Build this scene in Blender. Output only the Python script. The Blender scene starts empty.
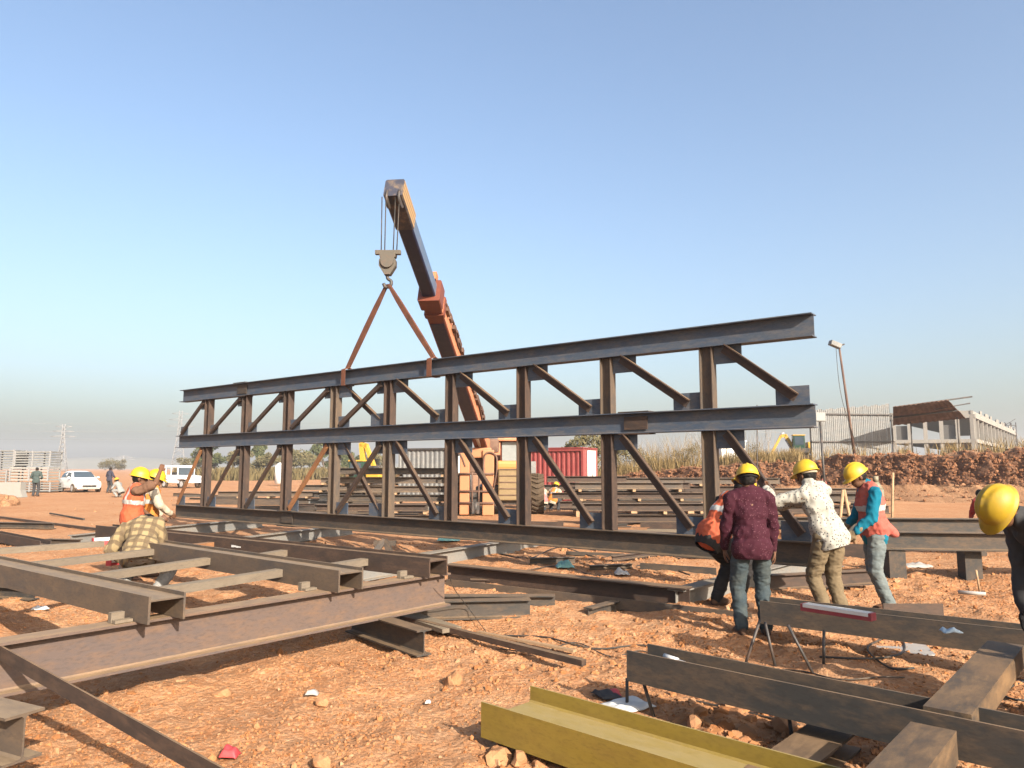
import bpy, bmesh, math, random
import numpy as np
from mathutils import Vector, Matrix, noise as mnoise

# ------------------------------------------------------------------ camera, world, sun, exposure
R = math.radians
S = bpy.context.scene
COL = S.collection
CAM_H, F, PITCH = 1.65, 740.0, math.atan(84.0 / 740.0)
SUN = Vector((1.40, -2.3, 1.35)).normalized()          # direction TO the sun

cam_d = bpy.data.cameras.new('camera')
cam_d.sensor_width = 36.0
cam_d.lens = F / 1024.0 * 36.0
cam_d.clip_start, cam_d.clip_end = 0.05, 9000.0
cam = bpy.data.objects.new('camera', cam_d)
cam.location = (0, 0, CAM_H)
cam.rotation_euler = (math.pi / 2 + PITCH, 0, 0)
COL.objects.link(cam)
S.camera = cam

world = bpy.data.worlds.new('World')
S.world = world
world.use_nodes = True
wn = world.node_tree
wn.nodes.clear()
sky = wn.nodes.new('ShaderNodeTexSky')
sky.sky_type = 'NISHITA'
sky.sun_disc = False
sky.sun_elevation = math.asin(SUN.z)
sky.sun_rotation = math.atan2(SUN.x, SUN.y)
sky.altitude = 0
sky.air_density, sky.dust_density, sky.ozone_density = 1.1, 4.6, 2.1
bg = wn.nodes.new('ShaderNodeBackground')
bg.inputs['Strength'].default_value = 0.10
wo = wn.nodes.new('ShaderNodeOutputWorld')
wn.links.new(sky.outputs[0], bg.inputs['Color'])
wn.links.new(bg.outputs[0], wo.inputs['Surface'])

sun_d = bpy.data.lights.new('sun', 'SUN')
sun_d.energy = 5.0
sun_d.angle = R(0.5)
sun_d.color = (1.0, 0.90, 0.76)
sun = bpy.data.objects.new('sun', sun_d)
sun.rotation_euler = SUN.to_track_quat('Z', 'Y').to_euler()
sun.location = (20, -30, 40)
COL.objects.link(sun)

S.view_settings.view_transform = 'Standard'
S.view_settings.look = 'None'
S.view_settings.exposure = 1.46
S.view_settings.gamma = 1.0
S.view_settings.use_curve_mapping = False
S.cycles.max_bounces = 6
S.cycles.diffuse_bounces = 3
S.cycles.volume_bounces = 0

HAZE_DENSITY = 0.0006

# ------------------------------------------------------------------ camera geometry: photo measurements -> metres
_c, _s = math.cos(PITCH), math.sin(PITCH)
def ray(px, py):
    u, v = (px - 512.0) / F, (384.0 - py) / F
    return Vector((u, _c - v * _s, _s + v * _c))
def P(px, py, z=0.0):
    "where the sight line through a photo pixel meets the level z"
    d = ray(px, py)
    t = (z - CAM_H) / d.z
    return Vector((d.x * t, d.y * t, z))
def Q(px, py, Y):
    "the point at forward distance Y on that sight line"
    d = ray(px, py)
    t = Y / d.y
    return Vector((d.x * t, Y, CAM_H + d.z * t))

# ------------------------------------------------------------------ numpy noise
def _hash(ix, iy, seed):
    h = (ix.astype(np.int64) * 374761393 + iy.astype(np.int64) * 668265263 + seed * 974711) & 0xffffffff
    h = ((h ^ (h >> 13)) * 1274126177) & 0xffffffff
    return ((h ^ (h >> 16)) & 0xffff) / 65535.0
def vn(x, y, seed=0):
    x, y = np.asarray(x, float), np.asarray(y, float)
    ix, iy = np.floor(x), np.floor(y)
    fx, fy = x - ix, y - iy
    fx, fy = fx * fx * (3 - 2 * fx), fy * fy * (3 - 2 * fy)
    a, b = _hash(ix, iy, seed), _hash(ix + 1, iy, seed)
    c, d = _hash(ix, iy + 1, seed), _hash(ix + 1, iy + 1, seed)
    return (a + (b - a) * fx) + ((c + (d - c) * fx) - (a + (b - a) * fx)) * fy - 0.5
def fbm(x, y, seed=0, o=4):
    s, a, f = 0.0, 1.0, 1.0
    for i in range(o):
        s = s + a * vn(x * f + i * 17.3, y * f - i * 9.1, seed + i)
        a *= 0.5; f *= 2.03
    return s
def sstep(a, b, x):
    t = np.clip((x - a) / (b - a), 0, 1)
    return t * t * (3 - 2 * t)
def ground_z(x, y):
    x, y = np.asarray(x, float), np.asarray(y, float)
    near = 1 - sstep(14, 45, np.hypot(x, y))
    h = 0.10 * fbm(x * 0.33, y * 0.33, 3, 3) + near * (0.075 * fbm(x * 1.5, y * 1.5, 11, 3))
    lump = np.maximum(0, fbm(x * 4.1, y * 4.1, 23, 3) - 0.05)
    h = h + near * 0.075 * lump
    h = h + near * 0.028 * np.maximum(0, fbm(x * 11.0, y * 11.0, 29, 2) + 0.05)
    # worn, flatter haul strip at the left middle distance
    h = h * (1 - 0.6 * sstep(14, 22, y) * (1 - sstep(-2, 4, x)))
    return h
def gz(x, y):
    return float(ground_z(x, y))

# ------------------------------------------------------------------ object helpers
def wmat(o):
    return o.matrix_basis.copy() if o.parent is None else wmat(o.parent) @ o.matrix_basis
def props(o, label=None, cat=None, group=None, kind=None):
    if label and not kind: kind = 'thing'
    for k, v in (('label', label), ('category', cat), ('group', group), ('kind', kind)):
        if v: o[k] = v
    return o
def thing(name, loc, label, cat, group=None, rz=0.0):
    o = bpy.data.objects.new(name, None)
    o.empty_display_size = 0.2
    o.location = loc
    o.rotation_euler = (0, 0, rz)
    COL.objects.link(o)
    return props(o, label, cat, group)
def link(name, me, mats=None, parent=None, M=None, smooth=False):
    "M is the world matrix of the mesh's own axes (None: the parent's axes)"
    if isinstance(me, bmesh.types.BMesh):
        bm = me
        bmesh.ops.recalc_face_normals(bm, faces=bm.faces[:])
        me = bpy.data.meshes.new(name)
        bm.to_mesh(me); bm.free()
    if mats is not None and not me.materials:
        for m in (mats if isinstance(mats, (list, tuple)) else [mats]):
            me.materials.append(m)
    if smooth:
        me.polygons.foreach_set('use_smooth', [True] * len(me.polygons))
    o = bpy.data.objects.new(name, me)
    COL.objects.link(o)
    if parent is not None:
        o.parent = parent
        if M is not None:
            o.matrix_basis = wmat(parent).inverted() @ M
    elif M is not None:
        o.matrix_basis = M
    return o
def copy_tree(o, parent=None):
    c = o.copy()
    COL.objects.link(c)
    if parent is not None: c.parent = parent
    for ch in list(o.children): copy_tree(ch, c)
    return c
def T(x, y=None, z=None):
    return Matrix.Translation(Vector(x) if y is None else Vector((x, y, z)))
def frame(p0, p1, up=Vector((0, 0, 1))):
    "matrix with local X along p0->p1, local Z close to up"
    p0, p1 = Vector(p0), Vector(p1)
    x = (p1 - p0).normalized()
    y = Vector(up).cross(x)
    if y.length < 1e-4: y = Vector((0, 1, 0)).cross(x)
    y.normalize()
    z = x.cross(y)
    M = Matrix((x, y, z)).transposed().to_4x4()
    M.translation = p0
    return M, (p1 - p0).length
def prism(bm, prof, x0, x1, M=Matrix(), mi=0):
    a = [bm.verts.new(M @ Vector((x0, p[0], p[1]))) for p in prof]
    b = [bm.verts.new(M @ Vector((x1, p[0], p[1]))) for p in prof]
    n = len(prof); fs = []
    for i in range(n):
        j = (i + 1) % n
        fs.append(bm.faces.new((a[i], a[j], b[j], b[i])))
    fs.append(bm.faces.new(a)); fs.append(bm.faces.new(b[::-1]))
    for f in fs: f.material_index = mi
    return a, b
def prof_I(H, B, tw, tf):
    r = min(tf, 0.012)
    h, b, w = H / 2, B / 2, tw / 2
    q = [(b, h), (b, h - tf), (w + r, h - tf - 0.001), (w, h - tf - r)]
    pts = q + [(y, -z) for y, z in q[::-1]]
    return pts + [(-y, z) for y, z in pts[::-1]]
def prof_C(H, B, tw, tf):
    h = H / 2
    return [(0, h), (B, h), (B, h - tf), (tw, h - tf), (tw, -h + tf), (B, -h + tf), (B, -h), (0, -h)]
def prof_L(H, B, t):
    return [(0, 0), (B, 0), (B, t), (t, t), (t, H), (0, H)]
def prof_R(B, H):
    return [(-B / 2, -H / 2), (B / 2, -H / 2), (B / 2, H / 2), (-B / 2, H / 2)]
def prof_H(W, H, tw, tf, woff):
    a, b, h = -W / 2, W / 2, H / 2
    lo, hi = woff - tw / 2, woff + tw / 2
    return [(a, -h), (a + tf, -h), (a + tf, lo), (b - tf, lo), (b - tf, -h), (b, -h), (b, h), (b - tf, h), (b - tf, hi), (a + tf, hi), (a + tf, h), (a, h)]
def rot90(prof):
    return [(-z, y) for y, z in prof]
def bar(name, p0, p1, prof, mat, parent=None, up=(0, 0, 1), base=False):
    "a rolled section from p0 to p1; base=True: p0,p1 run along the underside"
    M, L = frame(p0, p1, Vector(up))
    if base:
        lo = min(z for _, z in prof)
        prof = [(y, z - lo) for y, z in prof]
    bm = bmesh.new()
    prism(bm, prof, 0, L)
    return link(name, bm, mat, parent, M)
def box(bm, c, d, M=Matrix(), mi=0, bev=0.0):
    x, y, z = d[0] / 2, d[1] / 2, d[2] / 2
    vs = [bm.verts.new(M @ (Vector(c) + Vector((sx * x, sy * y, sz * z)))) for sx in (-1, 1) for sy in (-1, 1) for sz in (-1, 1)]
    idx = [(0, 1, 3, 2), (4, 6, 7, 5), (0, 4, 5, 1), (2, 3, 7, 6), (0, 2, 6, 4), (1, 5, 7, 3)]
    fs = [bm.faces.new([vs[i] for i in f]) for f in idx]
    for f in fs: f.material_index = mi
    if bev > 0:
        es = list({e for f in fs for e in f.edges})
        bmesh.ops.bevel(bm, geom=es, offset=bev, segments=2, affect='EDGES', profile=0.6)
    return vs
def boxo(name, c, d, mat, parent=None, M=None, bev=0.0):
    bm = bmesh.new()
    box(bm, c, d, bev=bev)
    return link(name, bm, mat, parent, M)
def poly(bm, pts, th, M=Matrix(), mi=0):
    "outline in local XZ given thickness along Y"
    a = [bm.verts.new(M @ Vector((p[0], -th / 2, p[1]))) for p in pts]
    b = [bm.verts.new(M @ Vector((p[0], th / 2, p[1]))) for p in pts]
    n = len(pts)
    fs = [bm.faces.new((a[i], a[(i + 1) % n], b[(i + 1) % n], b[i])) for i in range(n)]
    fs += [bm.faces.new(a), bm.faces.new(b[::-1])]
    for f in fs: f.material_index = mi
def tube(bm, pts, r, seg=8, mi=0, taper=None, cap=True):
    pts = [Vector(p) for p in pts]
    n = len(pts); rings = []
    ref = Vector((0.3, 0.2, 0.93))
    for i, p in enumerate(pts):
        d = (pts[min(i + 1, n - 1)] - pts[max(i - 1, 0)]).normalized()
        a = d.cross(ref)
        if a.length < 0.05: a = d.cross(Vector((1, 0, 0)))
        a.normalize(); b = d.cross(a)
        rr = r if taper is None else r + (taper - r) * i / max(1, n - 1)
        rings.append([bm.verts.new(p + (a * math.cos(2 * math.pi * k / seg) + b * math.sin(2 * math.pi * k / seg)) * rr) for k in range(seg)])
    for i in range(n - 1):
        for k in range(seg):
            f = bm.faces.new((rings[i][k], rings[i][(k + 1) % seg], rings[i + 1][(k + 1) % seg], rings[i + 1][k]))
            f.material_index = mi; f.smooth = True
    if cap:
        for rg in (rings[0], rings[-1][::-1]):
            bm.faces.new(rg).material_index = mi
def disc(bm, c, axis, r, w, seg=20, mi=0, r2=None):
    "a drum of width w about axis"
    ax = Vector(axis).normalized() * w / 2
    tube(bm, [Vector(c) - ax, Vector(c) + ax], r, seg, mi, r2)
def smooth_path(pts, n=8):
    pts = [Vector(p) for p in pts]
    out = []
    for i in range(len(pts) - 1):
        p0, p1, p2, p3 = pts[max(i - 1, 0)], pts[i], pts[i + 1], pts[min(i + 2, len(pts) - 1)]
        for k in range(n):
            t = k / n
            out.append(0.5 * ((2 * p1) + (p2 - p0) * t + (2 * p0 - 5 * p1 + 4 * p2 - p3) * t * t + (3 * p1 - p0 - 3 * p2 + p3) * t ** 3))
    out.append(pts[-1])
    return out

# ------------------------------------------------------------------ materials
def hexlin(*c):
    return tuple(c) + (1.0,)
def new_mat(name):
    m = bpy.data.materials.new(name)
    m.use_nodes = True
    nt = m.node_tree
    return m, nt, nt.nodes['Principled BSDF']
def N(nt, t, **kw):
    n = nt.nodes.new(t)
    for k, v in kw.items():
        if k in n.inputs.keys(): n.inputs[k].default_value = v
        else: setattr(n, k, v)
    return n
def coords(nt, scale=(1, 1, 1), rnd=True):
    tc = N(nt, 'ShaderNodeTexCoord')
    mp = N(nt, 'ShaderNodeMapping')
    mp.inputs['Scale'].default_value = scale
    nt.links.new(tc.outputs['Object'], mp.inputs['Vector'])
    if rnd:
        oi = N(nt, 'ShaderNodeObjectInfo')
        ml = N(nt, 'ShaderNodeMath', operation='MULTIPLY'); ml.inputs[1].default_value = 37.0
        nt.links.new(oi.outputs['Random'], ml.inputs[0])
        cb = N(nt, 'ShaderNodeCombineXYZ')
        for k in range(3): nt.links.new(ml.outputs[0], cb.inputs[k])
        nt.links.new(cb.outputs[0], mp.inputs['Location'])
    return mp.outputs[0]
def noise_tex(nt, vec, scale, detail=5, rough=0.6):
    n = N(nt, 'ShaderNodeTexNoise')
    n.inputs['Scale'].default_value = scale
    n.inputs['Detail'].default_value = detail
    n.inputs['Roughness'].default_value = rough
    nt.links.new(vec, n.inputs['Vector'])
    return n.outputs['Fac']
def ramp(nt, fac, stops):
    r = N(nt, 'ShaderNodeValToRGB')
    e = r.color_ramp.elements
    while len(e) < len(stops): e.new(0.5)
    for i, (p, c) in enumerate(stops):
        e[i].position = p
        e[i].color = tuple(c) + (1,) if len(c) == 3 else c
    nt.links.new(fac, r.inputs[0])
    return r.outputs[0]
def mixc(nt, fac, a, b, mode='MIX'):
    m = N(nt, 'ShaderNodeMix', data_type='RGBA', blend_type=mode)
    for k, v in ((0, fac), (6, a), (7, b)):
        if isinstance(v, (int, float)): m.inputs[k].default_value = v
        elif isinstance(v, tuple): m.inputs[k].default_value = v if len(v) == 4 else v + (1,)
        else: nt.links.new(v, m.inputs[k])
    return m.outputs[2]
def bumpn(nt, b, h, strength=0.3, dist=0.01):
    bp = N(nt, 'ShaderNodeBump')
    bp.inputs['Strength'].default_value = strength
    bp.inputs['Distance'].default_value = dist
    nt.links.new(h, bp.inputs['Height'])
    nt.links.new(bp.outputs[0], b.inputs['Normal'])
def upmask(nt, lo=0.55, hi=0.9):
    g = N(nt, 'ShaderNodeNewGeometry')
    sx = N(nt, 'ShaderNodeSeparateXYZ')
    nt.links.new(g.outputs['Normal'], sx.inputs[0])
    mr = N(nt, 'ShaderNodeMapRange')
    mr.inputs['From Min'].default_value = lo
    mr.inputs['From Max'].default_value = hi
    nt.links.new(sx.outputs['Z'], mr.inputs[0])
    return mr.outputs[0]
def mul(nt, a, b):
    m = N(nt, 'ShaderNodeMath', operation='MULTIPLY')
    for k, v in ((0, a), (1, b)):
        if isinstance(v, (int, float)): m.inputs[k].default_value = v
        else: nt.links.new(v, m.inputs[k])
    return m.outputs[0]

def steel(name, c1, c2, c3, dust=0.5, dustcol=(0.21, 0.135, 0.073), rough=0.55, cov=0.5, spec=0.3, metal=0.0):
    "mill-scale steel: base c1, rust patches c2 with c3 streaks, soil dust lying on its upward faces"
    m, nt, b = new_mat(name)
    v = coords(nt, (0.35, 1, 1))
    n1 = noise_tex(nt, v, 3.0, 6, 0.65)
    n2 = noise_tex(nt, v, 14.0, 5, 0.7)
    n3 = noise_tex(nt, v, 60.0, 3, 0.6)
    k = ramp(nt, n1, [(cov - 0.14, (0, 0, 0)), (cov + 0.14, (1, 1, 1))])
    c = mixc(nt, k, c1, c2)
    c = mixc(nt, mul(nt, ramp(nt, n2, [(0.45, (0, 0, 0)), (0.72, (1, 1, 1))]), 0.6), c, c3)
    c = mixc(nt, mul(nt, ramp(nt, n3, [(0.35, (1, 1, 1)), (0.5, (0, 0, 0))]), 0.3), c, (c1[0] * .5, c1[1] * .5, c1[2] * .5))
    d = mul(nt, upmask(nt), ramp(nt, n2, [(0.22, (0.35, .35, .35)), (0.6, (1, 1, 1))]))
    c = mixc(nt, mul(nt, d, dust), c, dustcol)
    nt.links.new(c, b.inputs['Base Color'])
    rr = N(nt, 'ShaderNodeMapRange')
    rr.inputs['To Min'].default_value = rough - 0.12
    rr.inputs['To Max'].default_value = rough + 0.25
    nt.links.new(n2, rr.inputs[0])
    nt.links.new(rr.outputs[0], b.inputs['Roughness'])
    b.inputs['Specular IOR Level'].default_value = spec
    b.inputs['Metallic'].default_value = metal
    bumpn(nt, b, n2, 0.25, 0.006)
    return m
ALB = 0.60
def paint(name, col, rough=0.5, var=0.25, dirt=(0.25, 0.16, 0.09), dirtamt=0.35, scale=6.0, spec=0.4):
    col = tuple(c * ALB for c in col)
    m, nt, b = new_mat(name)
    v = coords(nt)
    n1 = noise_tex(nt, v, scale, 5, 0.65)
    n2 = noise_tex(nt, v, scale * 5, 4, 0.6)
    c = mixc(nt, n2, tuple(x * (1 - var) for x in col), tuple(min(1, x * (1 + var)) for x in col))
    c = mixc(nt, mul(nt, ramp(nt, n1, [(0.48, (0, 0, 0)), (0.75, (1, 1, 1))]), dirtamt), c, dirt)
    nt.links.new(c, b.inputs['Base Color'])
    b.inputs['Roughness'].default_value = rough
    b.inputs['Specular IOR Level'].default_value = spec
    bumpn(nt, b, n2, 0.1, 0.004)
    return m
def cloth(name, col, col2=None, scale=30.0, rough=0.9, amt=0.5):
    col = tuple(c * ALB for c in col)
    if col2: col2 = tuple(c * ALB for c in col2)
    m, nt, b = new_mat(name)
    v = coords(nt, rnd=False)
    n1 = noise_tex(nt, v, scale, 4, 0.6)
    n0 = noise_tex(nt, v, 4.0, 4, 0.6)
    c = mixc(nt, n1, tuple(x * 0.75 for x in col), tuple(min(1, x * 1.2) for x in col))
    if col2: c = mixc(nt, mul(nt, ramp(nt, n0, [(0.4, (0, 0, 0)), (0.65, (1, 1, 1))]), amt), c, col2)
    nt.links.new(c, b.inputs['Base Color'])
    b.inputs['Roughness'].default_value = rough
    b.inputs['Specular IOR Level'].default_value = 0.15
    bumpn(nt, b, n1, 0.15, 0.003)
    return m
def dots_cloth(name, col, dot, scale, size):
    col, dot = tuple(c * ALB for c in col), tuple(c * ALB for c in dot)
    m, nt, b = new_mat(name)
    v = coords(nt, rnd=False)
    vo = N(nt, 'ShaderNodeTexVoronoi')
    vo.inputs['Scale'].default_value = scale
    vo.inputs['Randomness'].default_value = 0.75
    nt.links.new(v, vo.inputs['Vector'])
    k = ramp(nt, vo.outputs['Distance'], [(size, (1, 1, 1)), (size + 0.1, (0, 0, 0))])
    n0 = noise_tex(nt, v, 6.0, 4, 0.6)
    c = mixc(nt, n0, tuple(x * 0.8 for x in col), tuple(min(1, x * 1.15) for x in col))
    c = mixc(nt, k, c, dot)
    nt.links.new(c, b.inputs['Base Color'])
    b.inputs['Roughness'].default_value = 0.85
    b.inputs['Specular IOR Level'].default_value = 0.15
    return m
def soil(name, cols, scale=1.0, bump=0.6):
    m, nt, b = new_mat(name)
    v = coords(nt, (scale,) * 3, rnd=False)
    n1 = noise_tex(nt, v, 0.35, 6, 0.6)
    n2 = noise_tex(nt, v, 3.5, 8, 0.7)
    n3 = noise_tex(nt, v, 34.0, 6, 0.7)
    vo = N(nt, 'ShaderNodeTexVoronoi')
    vo.inputs['Scale'].default_value = 26.0
    nt.links.new(v, vo.inputs['Vector'])
    a, bb, cc, dd = cols
    c = mixc(nt, ramp(nt, n1, [(0.35, (0, 0, 0)), (0.65, (1, 1, 1))]), a, bb)
    c = mixc(nt, ramp(nt, n2, [(0.42, (0, 0, 0)), (0.72, (1, 1, 1))]), c, cc)
    c = mixc(nt, mul(nt, ramp(nt, n3, [(0.5, (0, 0, 0)), (0.72, (1, 1, 1))]), 0.55), c, dd)
    sp = N(nt, 'ShaderNodeSeparateColor')
    nt.links.new(vo.outputs['Color'], sp.inputs[0])
    c = mixc(nt, mul(nt, ramp(nt, sp.outputs[0], [(0.55, (0, 0, 0)), (0.95, (1, 1, 1))]), 0.35), c, (dd[0] * 1.1, dd[1] * 1.1, dd[2] * 1.15))
    nt.links.new(c, b.inputs['Base Color'])
    b.inputs['Roughness'].default_value = 0.95
    b.inputs['Specular IOR Level'].default_value = 0.1
    n4 = noise_tex(nt, v, 110.0, 4, 0.7)
    a0 = N(nt, 'ShaderNodeMath', operation='ADD'); nt.links.new(n3, a0.inputs[0]); nt.links.new(mul(nt, n4, .5), a0.inputs[1]); n3 = a0.outputs[0]
    ad = N(nt, 'ShaderNodeMath', operation='ADD')
    nt.links.new(n3, ad.inputs[0]); nt.links.new(mul(nt, vo.outputs['Distance'], -0.7), ad.inputs[1])
    bumpn(nt, b, ad.outputs[0], min(1, bump * 1.3), 0.035)
    return m
def foliage(name, c1, c2):
    c1, c2 = tuple(c * ALB for c in c1), tuple(c * ALB for c in c2)
    m, nt, b = new_mat(name)
    g = N(nt, 'ShaderNodeNewGeometry')
    c = mixc(nt, g.outputs['Random Per Island'], c1, c2)
    nt.links.new(c, b.inputs['Base Color'])
    b.inputs['Roughness'].default_value = 0.75
    b.inputs['Specular IOR Level'].default_value = 0.2
    return m
def glass_dark(name, col=(0.03, 0.04, 0.05)):
    m, nt, b = new_mat(name)
    v = coords(nt)
    c = mixc(nt, noise_tex(nt, v, 3.0), col, tuple(x * 1.8 for x in col))
    nt.links.new(c, b.inputs['Base Color'])
    b.inputs['Roughness'].default_value = 0.12
    b.inputs['Specular IOR Level'].default_value = 0.7
    return m

SOIL = ((0.335, 0.154, 0.068), (0.40, 0.22, 0.115), (0.27, 0.112, 0.046), (0.43, 0.27, 0.155))
BANKC = ((0.105, 0.048, 0.028), (0.145, 0.074, 0.042), (0.068, 0.032, 0.021), (0.19, 0.11, 0.066))
M = {}
M['soil'] = soil('red_soil', SOIL)
M['bank'] = soil('cut_earth', BANKC, 0.35, 1.0)
M['scree'] = soil('tan_scree', ((0.25, 0.13, 0.066), (0.29, 0.165, 0.088), (0.20, 0.098, 0.05), (0.33, 0.205, 0.12)), 0.6, 0.8)
M['steel_dark'] = steel('mill_scale_steel', (0.028, 0.027, 0.026), (0.058, 0.043, 0.032), (0.105, 0.067, 0.04), dust=0.45, dustcol=(0.24, 0.155, 0.085), rough=0.6, cov=0.55, spec=0.25)
M['steel_blue'] = steel('blue_black_steel', (0.036, 0.052, 0.080), (0.060, 0.070, 0.084), (0.12, 0.10, 0.085), dust=0.35, dustcol=(0.22, 0.15, 0.09), rough=0.55, cov=0.55, spec=0.3)
M['steel_brown'] = steel('rusty_steel', (0.026, 0.019, 0.016), (0.044, 0.028, 0.021), (0.09, 0.052, 0.033), dust=0.6, rough=0.65, cov=0.48)
M['steel_rust'] = steel('orange_rusty_steel', (0.12, 0.052, 0.025), (0.19, 0.088, 0.038), (0.26, 0.13, 0.06), dust=0.55, rough=0.7, cov=0.45)
M['steel_girder'] = steel('girder_rust', (0.072, 0.054, 0.049), (0.088, 0.060, 0.047), (0.135, 0.076, 0.042), dust=0.75, dustcol=(0.27, 0.18, 0.10), rough=0.65, cov=0.5)
M['steel_mid'] = steel('weathered_steel', (0.050, 0.042, 0.037), (0.078, 0.055, 0.038), (0.125, 0.083, 0.05), dust=0.65, dustcol=(0.25, 0.18, 0.11), rough=0.6, cov=0.5)
M['steel_grey'] = steel('grey_primed_steel', (0.13, 0.13, 0.126), (0.16, 0.148, 0.13), (0.17, 0.132, 0.10), dust=0.5, dustcol=(0.23, 0.17, 0.105), rough=0.6, cov=0.55)
M['steel_sand'] = steel('dusty_steel', (0.115, 0.094, 0.072), (0.14, 0.11, 0.078), (0.095, 0.07, 0.05), dust=0.6, dustcol=(0.19, 0.147, 0.095), rough=0.75, cov=0.5)
M['steel_patchy'] = steel('patchy_rust_steel', (0.125, 0.074, 0.036), (0.034, 0.026, 0.020), (0.165, 0.10, 0.048), dust=0.10, dustcol=(0.28, 0.18, 0.10), rough=0.65, cov=0.42)
M['olive'] = steel('olive_primer', (0.160, 0.108, 0.014), (0.18, 0.122, 0.022), (0.125, 0.078, 0.016), dust=0.6, dustcol=(0.27, 0.215, 0.105), rough=0.6, cov=0.5)
M['galv'] = steel('galvanised_steel', (0.13, 0.132, 0.13), (0.18, 0.178, 0.17), (0.10, 0.098, 0.09), dust=0.3, rough=0.5, cov=0.5)
M['white'] = paint('white_paint', (0.95, 0.95, 0.93), 0.4, 0.04, dirtamt=0.12)
M['carwhite'] = paint('white_car_paint', (0.98, 0.98, 0.98), 0.25, 0.02, dirtamt=0.05, spec=0.6)
M['yellow'] = paint('machine_yellow', (0.70, 0.40, 0.045), 0.5, 0.1, dirtamt=0.3)
M['helmet'] = paint('yellow_helmet', (0.66, 0.42, 0.012), 0.5, 0.05, dirt=(0.5, 0.33, 0.05), dirtamt=0.3, scale=12, spec=0.5)
M['peach'] = paint('faded_orange_paint', (0.52, 0.215, 0.095), 0.6, 0.18, dirt=(0.22, 0.105, 0.055), dirtamt=0.5)
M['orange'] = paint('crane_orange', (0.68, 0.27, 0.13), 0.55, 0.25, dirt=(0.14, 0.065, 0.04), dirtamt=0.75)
M['boomred'] = paint('crane_red_and_shade', (0.20, 0.052, 0.026), 0.55, 0.2, dirt=(0.03, 0.02, 0.03), dirtamt=0.5)  # red of collars and cab; under the outer boom it stands for shade
M['boomblue_shade'] = paint('boom_shade_navy', (0.012, 0.020, 0.065), 0.45, 0.1, dirt=(0.06, 0.06, 0.08), dirtamt=0.4)  # boom blue darkened, paints shade onto the boom undersides
M['tan'] = paint('dusty_yellow_panel', (0.26, 0.18, 0.085), 0.7, 0.12, dirtamt=0.4)
M['red'] = paint('container_red', (0.26, 0.042, 0.038), 0.55, 0.12, dirt=(0.25, 0.09, 0.07), dirtamt=0.4)
M['black'] = paint('black_rubber', (0.025, 0.025, 0.026), 0.8, 0.2, dirtamt=0.3)
M['darkmetal'] = paint('grimy_metal', (0.05, 0.045, 0.042), 0.55, 0.3, dirt=(0.16, 0.10, 0.07), dirtamt=0.5)
M['hookblock'] = paint('hook_block', (0.10, 0.085, 0.065), 0.6, 0.25, dirt=(0.10, 0.06, 0.04), dirtamt=0.6, scale=10)
M['wood'] = steel('weathered_timber', (0.26, 0.17, 0.10), (0.33, 0.22, 0.13), (0.18, 0.11, 0.065), dust=0.4, rough=0.85, cov=0.5, spec=0.15)
M['concrete'] = paint('bare_concrete', (0.33, 0.31, 0.28), 0.9, 0.12, dirt=(0.25, 0.22, 0.19), dirtamt=0.5, scale=0.6, spec=0.15)
M['sheet'] = steel('corrugated_sheet', (0.125, 0.132, 0.135), (0.165, 0.162, 0.155), (0.10, 0.085, 0.07), dust=0.3, rough=0.5, cov=0.5)
M['awning'] = paint('rusty_roof_sheet', (0.12, 0.062, 0.042), 0.8, 0.25, dirt=(0.26, 0.17, 0.12), dirtamt=0.5, scale=1.2)
M['skin'] = cloth('brown_skin', (0.17, 0.085, 0.05), scale=50, rough=0.55)
M['hair'] = cloth('black_hair', (0.012, 0.010, 0.009), scale=80, rough=0.6)
M['jeans'] = cloth('blue_jeans', (0.050, 0.070, 0.082), (0.105, 0.115, 0.10), 60)
M['jeans_light'] = cloth('faded_jeans', (0.15, 0.18, 0.185), (0.24, 0.255, 0.24), 60)
M['khaki'] = cloth('khaki_trousers', (0.18, 0.135, 0.08), (0.23, 0.17, 0.105), 50)
M['maroon'] = dots_cloth('maroon_dotted_shirt', (0.052, 0.010, 0.020), (0.22, 0.10, 0.12), 46, 0.13)
M['whitedots'] = dots_cloth('white_shirt_dark_dots', (0.43, 0.41, 0.36), (0.07, 0.07, 0.075), 34, 0.22)
M['teal'] = cloth('teal_shirt', (0.006, 0.155, 0.24), (0.008, 0.19, 0.28), 40)
M['vest_orange'] = cloth('orange_vest', (0.58, 0.115, 0.050), (0.50, 0.14, 0.08), 70)
M['vest_coral'] = cloth('coral_vest', (0.50, 0.115, 0.085), (0.46, 0.17, 0.14), 70)
M['vest_yellow'] = cloth('amber_vest', (0.62, 0.22, 0.045), (0.56, 0.28, 0.09), 70)
M['reflect'] = paint('silver_reflective_band', (0.46, 0.455, 0.44), 0.45, 0.08, dirtamt=0.3)
M['darkcloth'] = cloth('dark_work_cloth', (0.024, 0.023, 0.024), (0.06, 0.05, 0.045), 40)
M['charcoal'] = cloth('charcoal_cloth', (0.055, 0.055, 0.06), (0.08, 0.08, 0.08), 40)
M['greycloth'] = cloth('grey_cloth', (0.30, 0.30, 0.29), (0.4, 0.38, 0.35), 40)
M['glove'] = cloth('dusty_glove', (0.27, 0.20, 0.12), (0.18, 0.14, 0.09), 40)
M['cream'] = cloth('cream_cloth', (0.50, 0.43, 0.33), (0.40, 0.34, 0.26), 40)
M['shoe'] = cloth('brown_boot', (0.10, 0.055, 0.035), (0.22, 0.13, 0.08), 30)
M['sling'] = cloth('orange_brown_strap', (0.20, 0.082, 0.050), (0.10, 0.055, 0.04), 18, amt=0.7)
M['paper'] = paint('white_paper', (0.72, 0.72, 0.70), 0.8, 0.05, dirtamt=0.25)
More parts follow.
